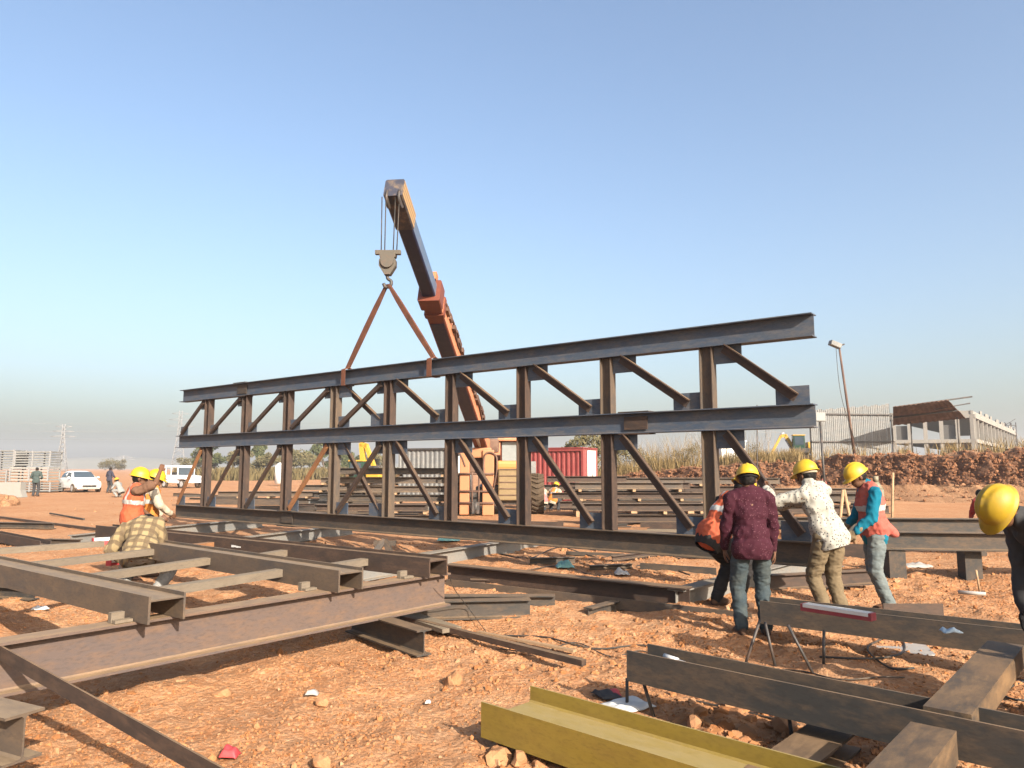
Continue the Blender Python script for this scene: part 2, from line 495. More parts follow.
M['redlabel'] = paint('red_carton', (0.55, 0.05, 0.06), 0.6, 0.1, dirtamt=0.15)
M['maroonlabel'] = paint('maroon_carton', (0.28, 0.035, 0.05), 0.6, 0.1, dirtamt=0.2)
M['tealsheet'] = paint('turquoise_plastic', (0.25, 0.55, 0.52), 0.5, 0.08, dirtamt=0.25)
M['rag'] = cloth('pale_blue_rag', (0.42, 0.55, 0.66), (0.6, 0.68, 0.74), 40)
M['greysheet'] = paint('grey_flat_sheet', (0.40, 0.38, 0.36), 0.7, 0.08, dirtamt=0.4, scale=3)
M['glass'] = glass_dark('window_glass')
M['cabglass'] = glass_dark('cab_glass', (0.13, 0.14, 0.14))
M['chrome'] = paint('bright_metal', (0.6, 0.6, 0.6), 0.3, 0.05, dirtamt=0.2)
M['cable'] = paint('black_cable', (0.03, 0.028, 0.026), 0.6, 0.2, dirtamt=0.4)
M['greenglass'] = paint('green_cab_panel', (0.025, 0.07, 0.05), 0.3, 0.1, dirtamt=0.2)
M['cylgreen'] = paint('dusty_green_paint', (0.22, 0.22, 0.16), 0.6, 0.2, dirtamt=0.5)
M['grass_dry'] = foliage('dry_grass', (0.22, 0.15, 0.06), (0.36, 0.255, 0.11))
M['leaf_green'] = foliage('dusty_green_leaf', (0.05, 0.07, 0.025), (0.13, 0.13, 0.05))
M['leaf_olive'] = foliage('dry_scrub_leaf', (0.10, 0.095, 0.045), (0.20, 0.16, 0.075))
M['bark'] = paint('bark', (0.10, 0.075, 0.055), 0.9, 0.3, scale=8)
M['pylon'] = paint('pylon_steel', (0.30, 0.30, 0.30), 0.6, 0.1, dirtamt=0.1)
M['hill'] = soil('hazy_hill', ((0.10, 0.10, 0.07), (0.14, 0.12, 0.08), (0.09, 0.085, 0.06), (0.16, 0.14, 0.1)), 0.02, 0.3)

def plaid_mat():
    m, nt, b = new_mat('plaid_shirt')
    v = coords(nt, rnd=False)
    sx = N(nt, 'ShaderNodeSeparateXYZ'); nt.links.new(v, sx.inputs[0])
    def stripes(inp, freq, lo, hi):
        k = N(nt, 'ShaderNodeMath', operation='MULTIPLY'); k.inputs[1].default_value = freq
        nt.links.new(inp, k.inputs[0])
        f = N(nt, 'ShaderNodeMath', operation='FRACT'); nt.links.new(k.outputs[0], f.inputs[0])
        return ramp(nt, f.outputs[0], [(0.0, (1, 1, 1)), (lo, (1, 1, 1)), (lo + .06, (0, 0, 0)), (1 - .06, (0, 0, 0)), (1.0, (1, 1, 1))])
    yz = N(nt, 'ShaderNodeMath', operation='ADD'); nt.links.new(sx.outputs[1], yz.inputs[0]); nt.links.new(sx.outputs[2], yz.inputs[1])
    s1, s2 = stripes(sx.outputs[0], 9.0, .38, 1), stripes(yz.outputs[0], 8.0, .38, 1)
    c = mixc(nt, mul(nt, s1, .8), (0.17, 0.13, 0.066), (0.036, 0.025, 0.015))
    c = mixc(nt, mul(nt, s2, .8), c, (0.032, 0.022, 0.013))
    n = noise_tex(nt, v, 40.0)
    c = mixc(nt, mul(nt, n, .3), c, (0.30, 0.2, 0.1))
    nt.links.new(c, b.inputs['Base Color'])
    b.inputs['Roughness'].default_value = 0.9
    return m
M['plaid'] = plaid_mat()
M['eye'] = paint('eye', (0.25, 0.22, 0.2), 0.3, 0.1, dirt=(0.02, 0.01, 0.01), dirtamt=0.9, scale=60)
M['brownshirt'] = cloth('brown_shirt', (0.15, 0.08, 0.05), (0.22, 0.12, 0.08), 40)
M['redshirt'] = cloth('red_shirt', (0.45, 0.05, 0.05), (0.5, 0.1, 0.08), 40)
M['greenshirt'] = cloth('dull_green_shirt', (0.075, 0.10, 0.095), None, 40)
M['navyshirt'] = cloth('dark_navy_shirt', (0.055, 0.055, 0.08), None, 40)
M['vest_pink'] = cloth('pink_vest', (0.70, 0.20, 0.20), (0.65, 0.3, 0.28), 70)

def stripes_mat():
    m, nt, b = new_mat('boom_head_stripes')
    v = coords(nt, rnd=False)
    sx = N(nt, 'ShaderNodeSeparateXYZ'); nt.links.new(v, sx.inputs[0])
    k = N(nt, 'ShaderNodeMath', operation='MULTIPLY'); k.inputs[1].default_value = 9.0
    nt.links.new(sx.outputs[2], k.inputs[0])
    f = N(nt, 'ShaderNodeMath', operation='FRACT'); nt.links.new(k.outputs[0], f.inputs[0])
    r = ramp(nt, f.outputs[0], [(.30, (0, 0, 0)), (.36, (1, 1, 1))])
    n = noise_tex(nt, v, 8.0)
    c = mixc(nt, r, (0.10, 0.062, 0.03), (0.33, 0.21, 0.085))
    c = mixc(nt, mul(nt, n, .4), c, (0.16, 0.095, 0.05))
    nt.links.new(c, b.inputs['Base Color']); b.inputs['Roughness'].default_value = .6
    return m
M['headstripe'] = stripes_mat()
M['block'] = paint('grey_blockwork', (0.13, 0.125, 0.12), 0.9, 0.15, dirt=(0.09, 0.08, 0.075), dirtamt=0.4, scale=1.0, spec=0.1)
M['headdark'] = paint('dark_boom_head', (0.05, 0.052, 0.075), 0.5, 0.3, dirt=(0.20, 0.14, 0.08), dirtamt=0.7, scale=5)
M['helmet_shaded'] = paint('shaded_yellow_helmet', (0.46, 0.30, 0.014), 0.55, 0.12, dirt=(0.22, 0.15, 0.05), dirtamt=0.6, scale=9, spec=0.35)  # darker copy of the helmet yellow, its partial shade painted in
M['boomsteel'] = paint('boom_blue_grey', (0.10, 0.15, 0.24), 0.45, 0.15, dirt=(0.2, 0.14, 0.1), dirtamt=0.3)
M['orange2'] = paint('orange_hood', (0.66, 0.27, 0.07), 0.5, 0.15, dirt=(0.3, 0.15, 0.08), dirtamt=0.4)
M['tyre'] = paint('dusty_tyre', (0.11, 0.078, 0.052), 0.95, 0.25, dirt=(0.05, 0.045, 0.04), dirtamt=0.4, spec=0.1)
M['white2'] = paint('pale_panels', (0.33, 0.325, 0.30), 0.6, 0.08, dirtamt=0.3)
M['scrub'] = foliage('dry_scrub', (0.11, 0.088, 0.036), (0.20, 0.15, 0.065))

# ------------------------------------------------------------------ ground: one sheet
def graded(lo, hi, fine_lo, fine_hi, step, grow=1.09):
    core = list(np.arange(fine_lo, fine_hi + 1e-6, step))
    out, s, v = [], step, fine_hi
    while v < hi:
        s *= grow; v += s; out.append(min(v, hi))
    left, s, v = [], step, fine_lo
    while v > lo:
        s *= grow; v -= s; left.append(max(v, lo))
    return np.array(left[::-1] + core + out)
def grid_mesh(name, X, Y, Z):
    ny, nx = X.shape
    me = bpy.data.meshes.new(name)
    co = np.stack([X, Y, Z], -1).reshape(-1, 3).astype(np.float32)
    i = np.arange((ny - 1) * (nx - 1))
    r, c = i // (nx - 1), i % (nx - 1)
    a = r * nx + c
    q = np.stack([a, a + 1, a + nx + 1, a + nx], 1).astype(np.int32)
    return fast_mesh(me, co, q)
def fast_mesh(me, co, q, smooth=True):
    me.vertices.add(len(co)); me.vertices.foreach_set('co', co.ravel().astype(np.float32))
    k = q.shape[1]
    me.loops.add(q.size); me.loops.foreach_set('vertex_index', q.ravel().astype(np.int32))
    me.polygons.add(len(q))
    me.polygons.foreach_set('loop_start', np.arange(0, q.size, k, dtype=np.int32))
    me.polygons.foreach_set('loop_total', np.full(len(q), k, dtype=np.int32))
    me.polygons.foreach_set('use_smooth', np.full(len(q), smooth, dtype=bool))
    me.update(calc_edges=True); me.validate()
    return me
GEXT = 1500.0
gx = graded(-GEXT, GEXT, -6.5, 6.5, 0.035)
gy = graded(-GEXT, GEXT, 2.2, 12.0, 0.035)
GX, GY = np.meshgrid(gx, gy)
link('ground', grid_mesh('ground', GX, GY, ground_z(GX, GY)), M['soil'])['kind'] = 'structure'

# rubble: uncountable stones lying on the soil
def rock_variants(n, seed, subd=1):
    rng = np.random.default_rng(seed); out = []
    bm = bmesh.new(); bmesh.ops.create_icosphere(bm, subdivisions=subd + 1 if subd == 0 else 2, radius=1.0)
    bm.verts.ensure_lookup_table()
    co = np.array([v.co[:] for v in bm.verts]); fa = np.array([[v.index for v in f.verts] for f in bm.faces]); bm.free()
    for _ in range(n):
        c = co * (1 + rng.uniform(-0.28, 0.28, (len(co), 1)))
        for _k in range(4):
            d = rng.normal(size=3); d /= np.linalg.norm(d)
            t = c @ d; c = c - np.outer(np.maximum(0, t - rng.uniform(0.35, 0.8)), d)
        c *= rng.uniform(0.6, 1.15, 3)
        out.append(c)
    return out, fa
def rubble(name, pts, sizes, mat, seed, kind='stuff', subd=1):
    var, fa = rock_variants(14, seed, subd)
    rng = np.random.default_rng(seed + 5)
    n = len(pts); nv = len(var[0])
    ch = rng.integers(0, len(var), n)
    V = np.array(var)[ch]
    ang = rng.uniform(0, 6.28, n); ca, sa = np.cos(ang)[:, None], np.sin(ang)[:, None]
    W = np.stack([V[..., 0] * ca - V[..., 1] * sa, V[..., 0] * sa + V[..., 1] * ca, V[..., 2] * 0.75], -1)
    W = W * sizes[:, None, None] + pts[:, None, :]
    q = (fa[None] + (np.arange(n) * nv)[:, None, None]).reshape(-1, 3)
    o = link(name, fast_mesh(bpy.data.meshes.new(name), W.reshape(-1, 3), q, False), mat)
    o['kind'] = kind
    return o
def stone_mat(name, cols):
    m, nt, b = new_mat(name)
    g = N(nt, 'ShaderNodeNewGeometry')
    v = coords(nt, rnd=False)
    n = noise_tex(nt, v, 30.0, 5, 0.7)
    c = ramp(nt, g.outputs['Random Per Island'], [(i / (len(cols) - 1), x) for i, x in enumerate(cols)])
    c = mixc(nt, mul(nt, n, 0.6), c, (0.25, 0.108, 0.043))
    nt.links.new(c, b.inputs['Base Color'])
    b.inputs['Roughness'].default_value = 0.95
    b.inputs['Specular IOR Level'].default_value = 0.1
    bumpn(nt, b, n, 0.5, 0.01)
    return m
M['stone'] = stone_mat('soil_stones', [(0.20, 0.080, 0.031), (0.24, 0.105, 0.042), (0.28, 0.135, 0.06), (0.29, 0.16, 0.085), (0.23, 0.105, 0.05), (0.31, 0.205, 0.125)])
M['bankstone'] = stone_mat('bank_stones', [BANKC[0], BANKC[1], (0.15, 0.070, 0.04), (0.20, 0.115, 0.072)])
def scatter(n, seed, lo, ypow, bias):
    rng = np.random.default_rng(seed)
    yy = 2.3 + (rng.random(n) ** ypow) * 15.0
    xx = rng.uniform(-0.80, 0.80, n) * (yy + 0.5)
    dens = fbm(xx * 0.7, yy * 0.7, 41, 3) + .5 * fbm(xx * 2.6, yy * 2.6, 43, 2)
    keep = rng.random(n) < np.clip(bias + 1.5 * dens + 0.22 * (xx > -1.2), lo, 1)
    return rng, xx[keep], yy[keep]
rng, xx, yy = scatter(95000, 7, .10, 1.7, .48)
sz = 0.006 + 0.014 * rng.random(len(xx)) ** 2.2
rubble('rubble', np.stack([xx, yy, ground_z(xx, yy) + sz * 0.02], 1), sz, M['stone'], 3, subd=0)
rng, xx, yy = scatter(13000, 8, .02, 1.6, .18)
sz = 0.014 + 0.028 * rng.random(len(xx)) ** 3 + 0.02 * (rng.random(len(xx)) > 0.98)
hx_, hy_, hs_ = [], [], []
for (ax, ay, bx, by, nn, s0, s1) in ((690, 706, 800, 766, 90, .03, .085), (835, 560, 1000, 590, 60, .03, .09), (560, 620, 740, 668, 160, .02, .05), (470, 640, 600, 690, 160, .015, .045), (480, 745, 545, 770, 40, .02, .06), (900, 680, 1024, 740, 60, .02, .05), (560, 545, 690, 575, 90, .03, .08), (40, 500, 300, 560, 80, .02, .06)):
    for _k in range(nn):
        q_ = P(rng.uniform(ax, bx), rng.uniform(ay, by)); hx_.append(q_.x); hy_.append(q_.y); hs_.append(s0 + (s1 - s0) * rng.random() ** 2.2)
xx = np.concatenate([xx, hx_]); yy = np.concatenate([yy, hy_]); sz = np.concatenate([sz, hs_])
rubble('clods', np.stack([xx, yy, ground_z(xx, yy) + sz * 0.0], 1), sz, M['stone'], 5)

# a few stones big enough to single out
for px, py, s, lab in ((455, 681, 0.11, 'flat pale stone on bare soil left of the olive beam'), (323, 702, 0.055, 'small pale stone on open soil below the girder'),
                       (323, 765, 0.06, 'pale stone at the bottom edge below the open soil'), (497, 756, 0.075, 'cream stone tucked beside the end of the olive beam'),
                       (520, 762, 0.07, 'brown stone beneath the near side of the olive beam'), (222, 690, 0.075, 'brown stone in the sun just below the girder shadow'),
                       (785, 735, 0.13, 'large grey stone in the shade under the dark chord')):
    p = P(px, py)
    var, fa = rock_variants(1, px)
    co = var[0]
    bm = bmesh.new()
    vs = [bm.verts.new((c[0] * s, c[1] * s, c[2] * s * 0.7)) for c in co]
    for f in fa: bm.faces.new([vs[i] for i in f])
    bmesh.ops.subdivide_edges(bm, edges=bm.edges[:], cuts=1, use_grid_fill=True)
    for v in bm.verts: v.co += Vector((mnoise.noise(v.co * 14), mnoise.noise(v.co * 14 + Vector((5, 0, 0))), mnoise.noise(v.co * 14 + Vector((0, 7, 0))))) * s * 0.15
    o = link('stone', bm, M['stone'], None, T(p.x, p.y, gz(p.x, p.y) + s * 0.25))
    props(o, lab, 'stone')

# ------------------------------------------------------------------ cut bank at the right, plateau behind it, hills
def bank_base(u):      # foot of the cut: image column -> distance
    return np.interp(u, [540, 600, 700, 800, 900, 1024, 1200, 1500], [52, 49, 46, 43, 39, 36, 33, 30])
def bank_top(u):
    return np.interp(u, [540, 575, 610, 680, 760, 830, 900, 1024, 1200, 1500], [0.0, 0.25, 1.15, 1.55, 1.90, 2.12, 2.30, 2.50, 2.6, 2.6])
us = np.concatenate([np.arange(540, 1040, 1.6), np.linspace(1042, 1500, 60)])
prof = [(-3.6, -0.15), (-2.6, 0.02), (-1.6, 0.10), (-0.8, 0.2), (-0.2, 0.34)] + [(0.0 + 1.0 * t, 0.36 + 0.62 * t) for t in np.linspace(0, 1, 22)] + \
       [(1.3, 1.0), (1.7, 1.02), (2.3, 1.01), (3.0, 1.0), (4, 1.0), (5.5, 1.0), (8, 1.0), (12, 1.0), (20, 1.0), (40, 1.0), (90, 1.0), (200, 1.0), (420, 0.98)]
BX, BY, BZ = [], [], []
for off, h in prof:
    D = bank_base(us)
    d = (us - 512) / F
    y = D + off + 0.9 * fbm(us * 0.03, us * 0 + off * 0.15, 61, 3) + (0.85 * fbm(us * 0.16, us * 0 + h * 5, 67, 4) if -.1 < off < 2 else 0)
    scale_x = np.where(off > 5, 1.0, 1.0)
    x = d * (D * 1.0) + np.maximum(0, off) * d * 0.9
    z = h * bank_top(us)
    if off > -3: z = z + (0.10 if off < -.1 else (0.24 if off < 4 else 0.3)) * fbm(us * 0.09, us * 0 + off * 0.7, 71, 4) * np.clip(bank_top(us) / 1.5, 0, 1)
    if 0.9 < off < 3: z = z + 0.35 * np.maximum(0, fbm(us * 0.05, us * 0 + 3.1, 77, 3)) * np.clip(bank_top(us), 0, 1)
    BX.append(x); BY.append(y); BZ.append(z)
BX, BY, BZ = map(np.array, (BX, BY, BZ))
o = link('earth_bank', grid_mesh('earth_bank', BX, BY, BZ), [M['bank'], M['scree']])
mi = np.zeros((len(prof) - 1, len(us) - 1), np.int32)
for k in range(len(prof) - 1):
    if prof[k][0] < -0.3 or prof[k][0] > 1.2: mi[k] = 1
o.data.polygons.foreach_set('material_index', mi.ravel())
o['kind'] = 'structure'
def bank_z(px):
    return float(bank_top(px))
k0, k1 = 0, 30
n = 9000
ru, rk = rng.integers(30, len(us) - 40, n), rng.integers(k0, k1, n)
rs = 0.02 + 0.085 * rng.random(n) ** 3
rubble('bank_rubble', np.stack([BX[rk, ru] + rng.normal(0, .1, n), BY[rk, ru] - 0.03, BZ[rk, ru] + rng.normal(0, .05, n)], 1), rs, M['bankstone'], 9)

hx = np.linspace(-1400, 1400, 240)
HX = np.stack([hx] * 4); HY = np.stack([hx * 0 + v for v in (1290, 1330, 1370, 1400)])
hh = 6 + 12 * np.maximum(0, fbm(hx * 0.004, hx * 0, 81, 4) + 0.25) + 16 * np.exp(-((hx + 760) / 160) ** 2)
HZ = np.stack([hx * 0 - 1, hh * 0.6, hh, hh * 0 - 1])
link('hills', grid_mesh('hills', HX, HY, HZ), M['hill'])['kind'] = 'structure'

# ================================================================== STEELWORK
def lerp(a, b, t): return a + (b - a) * t
Z = Vector((0, 0, 1))

# ------------------------------------------------------------------ the truss hanging from the crane
TL, TR = Vector((-8.70, 19.40, 0)), Vector((3.93, 9.60, 0))
TD = (TR - TL).normalized()                    # along the truss
TN = Vector((TD.y, -TD.x, 0))                  # horizontal normal, towards the camera side
TLEN = (TR - TL).length
ZB, ZM, ZT = 0.40, 2.17, 3.36                # undersides of the three chords
CH, CB = 0.31, 0.225
def tp(s, z): return Vector((TL.x, TL.y, 0)) + (TR - TL) * s + Z * z
tr = thing('steel_truss', tp(0.5, 0), 'long dark steel truss of three chords hanging upright from crane slings', 'truss')
chord_ends = ((ZB, 0.0, 1.001), (ZM, 0.0, 1.001), (ZT, 0.006, 1.003))
for z, a, b in chord_ends:
    m = M['steel_blue'] if z != ZB else M['steel_dark']
    ch = bar('chord', tp(a, z + CH / 2), tp(b, z + CH / 2), prof_I(CH, CB, 0.010, 0.014), m, tr)
    sp = {ZT: (0.178,), ZM: (0.838,), ZB: (0.30,)}[z]
    for s in sp:
        bm = bmesh.new()
        Mx, L = frame(tp(s - 0.016, z + CH / 2), tp(s + 0.016, z + CH / 2))
        prism(bm, [(-CB / 2 - .004, CH / 2 + .003), (CB / 2 + .004, CH / 2 + .003), (CB / 2 + .004, CH / 2 + .017), (-CB / 2 - .004, CH / 2 + .017)], 0, L)
        prism(bm, [(-CB / 2 - .004, -CH / 2 - .017), (CB / 2 + .004, -CH / 2 - .017), (CB / 2 + .004, -CH / 2 - .003), (-CB / 2 - .004, -CH / 2 - .003)], 0, L)
        for sg in (-1, 1):
            prism(bm, [(sg * .020, -CH * .32), (sg * .036, -CH * .32), (sg * .036, CH * .32), (sg * .020, CH * .32)], 0.06, L - 0.06)
        o = link('splice_plate', bm, M['steel_brown'] if z == ZM else M['steel_dark'], ch)
        o.matrix_basis = wmat(ch).inverted() @ Mx
PS = [0.0870 + 0.1029 * i for i in range(9)]
rngp = random.Random(4)
for i, s in enumerate(PS):
    for lo, hi in ((ZB + CH, ZM), (ZM + CH, ZT)):
        bar('post', tp(s, lo + .001), tp(s, hi - .001), prof_I(0.19, 0.16, 0.009, 0.012), M['steel_brown'] if rngp.random() < .75 else M['steel_mid'], tr, up=TD)
def diagonal(s0, z0, s1, z1, front, m, falling=False):
    off = TN * (0.045 if front else -0.045)
    a, b = tp(s0, z0) + off, tp(s1, z1) + off
    d = (b - a).normalized()
    up = TN.cross(d)
    if up.z < 0: up = -up
    lip = up.cross(d).dot(TN)
    sg = 1 if lip > 0 else -1        # lip leg towards the camera side
    if falling: pr = [(0, -.065), (sg * .010, -.065), (sg * .010, .048), (sg * .075, .048), (sg * .075, .065), (0, .065)]
    else: pr = [(0, -.065), (sg * .07, -.065), (sg * .07, -.055), (sg * .010, -.055), (sg * .010, .065), (0, .065)]
    bar('diagonal', a, b, pr, m, tr, up=up)
def gusset(s, z0, z1, w, side):
    "plate in the truss plane filling the corner between post and chord"
    a = tp(s, z0)
    Mx, L = frame(a, a + TD * w * side)
    bm = bmesh.new()
    h = (z1 - z0)
    prism(bm, [(-0.007, 0), (0.007, 0), (0.007, h), (-0.007, h)], 0, L)
    link('gusset_plate', bm, M['steel_blue'], tr, Mx)
pw = 0.10 / TLEN
for lo, hi in ((ZB + CH, ZM), (ZM + CH, ZT)):
    nodes = [0.004] + PS + [0.997]
    for k in range(10):
        s0, s1 = nodes[k], nodes[k + 1]
        e0, e1 = (pw if k > 0 else 0), (pw if k < 9 else 0)
        g = 0.36 if lo < ZM else 0.34
        if k <= 4:      # rising towards the right
            diagonal(s0 + e0 + .006, lo + 0.05, s1 - e1 - .006, hi - 0.05, True, M['steel_rust'] if k in (0, 3) and lo < ZM else M['steel_brown'])
            gusset(s0 + e0, lo + .002, lo + .24, g, 1)
            gusset(s1 - e1, hi - .24, hi - .002, g * .8, -1)
        if k >= 4:      # falling towards the right
            diagonal(s0 + e0 + .010, hi - 0.035, s1 - e1 - (.012 if k < 9 else .010), lo + 0.09, k != 4, M['steel_brown'], True)
            gusset(s0 + e0, hi - .25, hi - .002, .40, 1)
            gusset(s1 - e1, lo + .002, lo + .25, .44, -1)

# ------------------------------------------------------------------ helper for loose steel: photo pixel of the two ends of the underside and their level
def loose(name, pa, za, pb, zb, H, B, mat, label, flat=False, cat='steel beam', group=None, tw=None, tf=None, ext=(0, 0), kind='I'):
    a = P(pa[0], pa[1], za) if len(pa) == 2 else Vector(pa)
    b = P(pb[0], pb[1], zb) if len(pb) == 2 else Vector(pb)
    d = (b - a).normalized()
    a, b = a - d * ext[0], b + d * ext[1]
    if kind == 'I': pr = prof_I(H, B, tw or 0.010, tf or 0.014)
    elif kind == 'C': pr = prof_C(H, B, tw or 0.008, tf or 0.012)
    elif kind == 'L': pr = prof_L(H, B, tw or 0.010)
    else: pr = prof_R(B, H)
    if flat: pr = rot90(pr)
    o = bar(name, a, b, pr, mat, base=True)
    return props(o, label, cat, group)

# ------------------------------------------------------------------ left: carrying girder with the lying truss on top
GZ = 0.24
ga, gb = P(0, 694, GZ), P(444, 604.5, GZ)
gd = (gb - ga).normalized()
gob = bar('steel_girder', ga - gd * 1.6, gb, prof_I(0.33, 0.19, 0.011, 0.018), M['steel_girder'], base=True)
props(gob, 'long rusty girder running across the lower left under the lying truss', 'girder')
FZ = GZ + 0.33 + 0.002

fl = thing('flat_truss', P(200, 600, 0), 'unfinished steel truss lying flat on the rusty girder with open bays', 'truss')
HH, WW = 0.19, 0.27     # flange height, overall width of an H lying flat
pH = prof_H(WW, HH, 0.012, 0.016, 0.062)
def flat_chord(end_l, end_r, far_px, mat):
    "end corners given as pixels on the level FZ, far end as pixel"
    e = (P(end_l[0], end_l[1], FZ) + P(end_r[0], end_r[1], FZ)) / 2
    f = P(far_px[0], far_px[1], FZ)
    bar('chord', f, e, pH, mat, fl, base=True)
    return f, e
c1 = flat_chord((148, 626), (184, 618), (-110, 553), M['steel_mid'])
c2 = flat_chord((338, 594), (363, 588), (120, 551), M['steel_mid'])
c3 = flat_chord((427, 580.5), (449, 573), (104, 537), M['steel_brown'])
def on(c, t): return lerp(c[0], c[1], t)
def closest(c, p):
    d = c[1] - c[0]
    return (p - c[0]).dot(d) / d.dot(d)
def flat_strut(ca, pa, cb, pb, mat):
    "strut between two chords; pixels on the top face"
    z = FZ + 0.13
    a, b = P(pa[0], pa[1], z), P(pb[0], pb[1], z)
    d = (b - a); d.z = 0; d.normalize()
    def clip(c, p, q):
        "point where the strut p->q meets the near face of chord c"
        cd = (c[1] - c[0]); cd.z = 0; cd.normalize()
        n = Vector((-cd.y, cd.x, 0))
        if (q - c[0]).dot(n) < 0: n = -n
        dp = (p - c[0]).dot(n); dq = (q - c[0]).dot(n)
        t = (WW / 2 - .002 - dp) / (dq - dp)
        return p + (q - p) * t
    a.z = b.z = FZ + 0.055
    a, b = clip(ca, a, b), clip(cb, b, a)
    bar('strut', a, b, [(-.055, .035), (.055, .035), (.055, -.035), (.047, -.035), (.047, .027), (-.047, .027), (-.047, -.035), (-.055, -.035)], mat, fl, base=True)
flat_strut(c1, (-20, 549), c2, (82, 542), M['steel_sand'])
flat_strut(c1, (28, 562), c2, (128, 551), M['steel_sand'])
flat_strut(c1, (66, 577), c2, (187, 560), M['steel_sand'])
flat_strut(c1, (112, 594), c2, (262, 571), M['steel_sand'])
flat_strut(c2, (150, 549), c3, (208, 542), M['steel_rust'])
flat_strut(c2, (212, 561), c3, (271, 551.5), M['steel_sand'])
flat_strut(c2, (288, 570), c3, (348, 560.5), M['steel_sand'])

# tack cleats on the girder's top flange and a paint smear on the back chord
for px_, py_ in ((304, 590), (402, 578), (116, 622)):
    q_ = P(px_, py_, FZ)
    Mc, _l = frame(q_, q_ + gd)
    bm = bmesh.new(); box(bm, (0, 0, .035), (.09, .05, .07)); box(bm, (.02, -.05, .012), (.12, .06, .02))
    link('cleat', bm, M['steel_sand'], gob, Mc)
cd_ = (c3[1] - c3[0]).normalized(); cn_ = Vector((cd_.y, -cd_.x, 0))
bm = bmesh.new()
for k_ in range(4):
    x_ = .05 * k_
    prism(bm, [(-.0012, -.012 + .004 * (k_ % 2)), (.0012, -.012 + .004 * (k_ % 2)), (.0012, .016 - .003 * k_), (-.0012, .016 - .003 * k_)], x_, x_ + .049)
qm = closest(c3, P(222, 547, FZ + .1))
pm_ = on(c3, qm) + cn_ * (WW / 2 + .003); pm_.z = FZ + .10
Mm, _l = frame(pm_, pm_ + cd_)
link('chalk_mark', bm, M['paper'], fl, Mm)
loose('steel_stub', (352, 622 + 9), 0.03, (424, 656), 0.03, 0.22, 0.15, M['steel_dark'], 'short dark beam offcut propping the near end of the rusty girder')
loose('steel_stub', (385, 607), 0.02, (408, 611), 0.02, 0.18, 0.16, M['steel_brown'], 'small rusty offcut hidden just behind the girder tip')
loose('timber_plank', (404, 616), 0.05, (452, 632), 0.05, 0.04, 0.22, M['steel_sand'], 'sandy flat plate lying beyond the girder tip', cat='plate', kind='R')
# slanting bar in front of the girder
a = P(-40, 630, FZ + .0); b = P(262, 800, 0.25)
o = bar('flat_bar', a, b, prof_R(0.012, 0.085), M['steel_brown']); props(o, 'thin flat bar slanting across the lower left corner over the girder', 'steel bar')
# stub in the lower left corner
loose('steel_stub', (-70, 735), 0.16, (22, 768 - 6), 0.16, 0.24, 0.20, M['steel_mid'], 'end of a beam with sandy top poking into the lower left corner')

# ------------------------------------------------------------------ left: loose beams beyond the lying truss
loose('steel_beam', (-60, 528), 0.02, (45, 551), 0.02, 0.2, 0.2, M['steel_brown'], 'brown beam lying at the far left behind the flat truss', flat=True)
loose('steel_beam', (-60, 527), 0.02, (54, 529), 0.02, 0.16, 0.16, M['steel_dark'], 'grey beam with open end on the soil, left of the plaid shirt')
loose('long_bar', (-40, 513), 0.03, (118, 533), 0.03, 0.06, 0.06, M['steel_brown'], 'long thin dark bar stretched across the orange soil at left', kind='R', cat='steel bar')
loose('long_bar', (50, 514), 0.03, (84, 520), 0.03, 0.05, 0.05, M['steel_dark'], 'short thin bar beside the long bar on the orange soil', kind='R', cat='steel bar')
loose('steel_stub', (47, 548), 0.03, (80, 549), 0.03, 0.19, 0.12, M['steel_dark'], 'small dark beam end standing left of the red electrode carton')
loose('steel_beam', (-60, 594), 0.05, (34, 600), 0.05, 0.15, 0.15, M['steel_dark'], 'dark beam on the ground under the left edge of the flat truss')
loose('steel_beam', (70, 545), 0.06, (112, 540), 0.06, 0.20, 0.15, M['steel_grey'], 'short grey beam lying behind the electrode carton at left')

# packers under the hung truss: grey beams running away under it
loose('packer_beam', (150, 539), 0.0, (262, 527), 0.0, 0.25, 0.20, M['steel_grey'], 'grey beam under the far end of the hanging truss, beside the plaid shirt')
loose('packer_beam', (225, 552), 0.0, (352, 534), 0.0, 0.25, 0.20, M['steel_grey'], 'grey beam under the hanging truss, second from its far end')
loose('packer_beam', (360, 581), 0.0, (540, 548), 0.0, 0.26, 0.20, M['steel_grey'], 'grey beam passing under the middle of the hanging truss')
loose('packer_beam', (676, 614), 0.0, (838, 566), 0.0, 0.27, 0.21, M['steel_grey'], 'grey lit beam running under the near end of the hanging truss')
# trestle under the middle
tz = thing('trestle', P(375, 562), 'dark low steel trestle under the middle of the hanging truss', 'trestle')
for (xa, xb) in ((364, 384), (394, 386)):
    a, b = P(xa, 565), Q(xb, 541, P(375, 562).y)
    bar('leg', a, b, prof_I(0.10, 0.10, 0.01, 0.01), M['steel_dark'], tz, up=(0, 1, 0))
a, b = Q(374, 543, P(375, 562).y), Q(396, 543, P(375, 562).y)
bar('top_rail', a, b, prof_R(0.12, 0.08), M['steel_dark'], tz)
loose('steel_block', (356, 561), 0.0, (366, 561), 0.0, 0.20, 0.18, M['steel_dark'], 'small dark block under the truss left of the trestle')

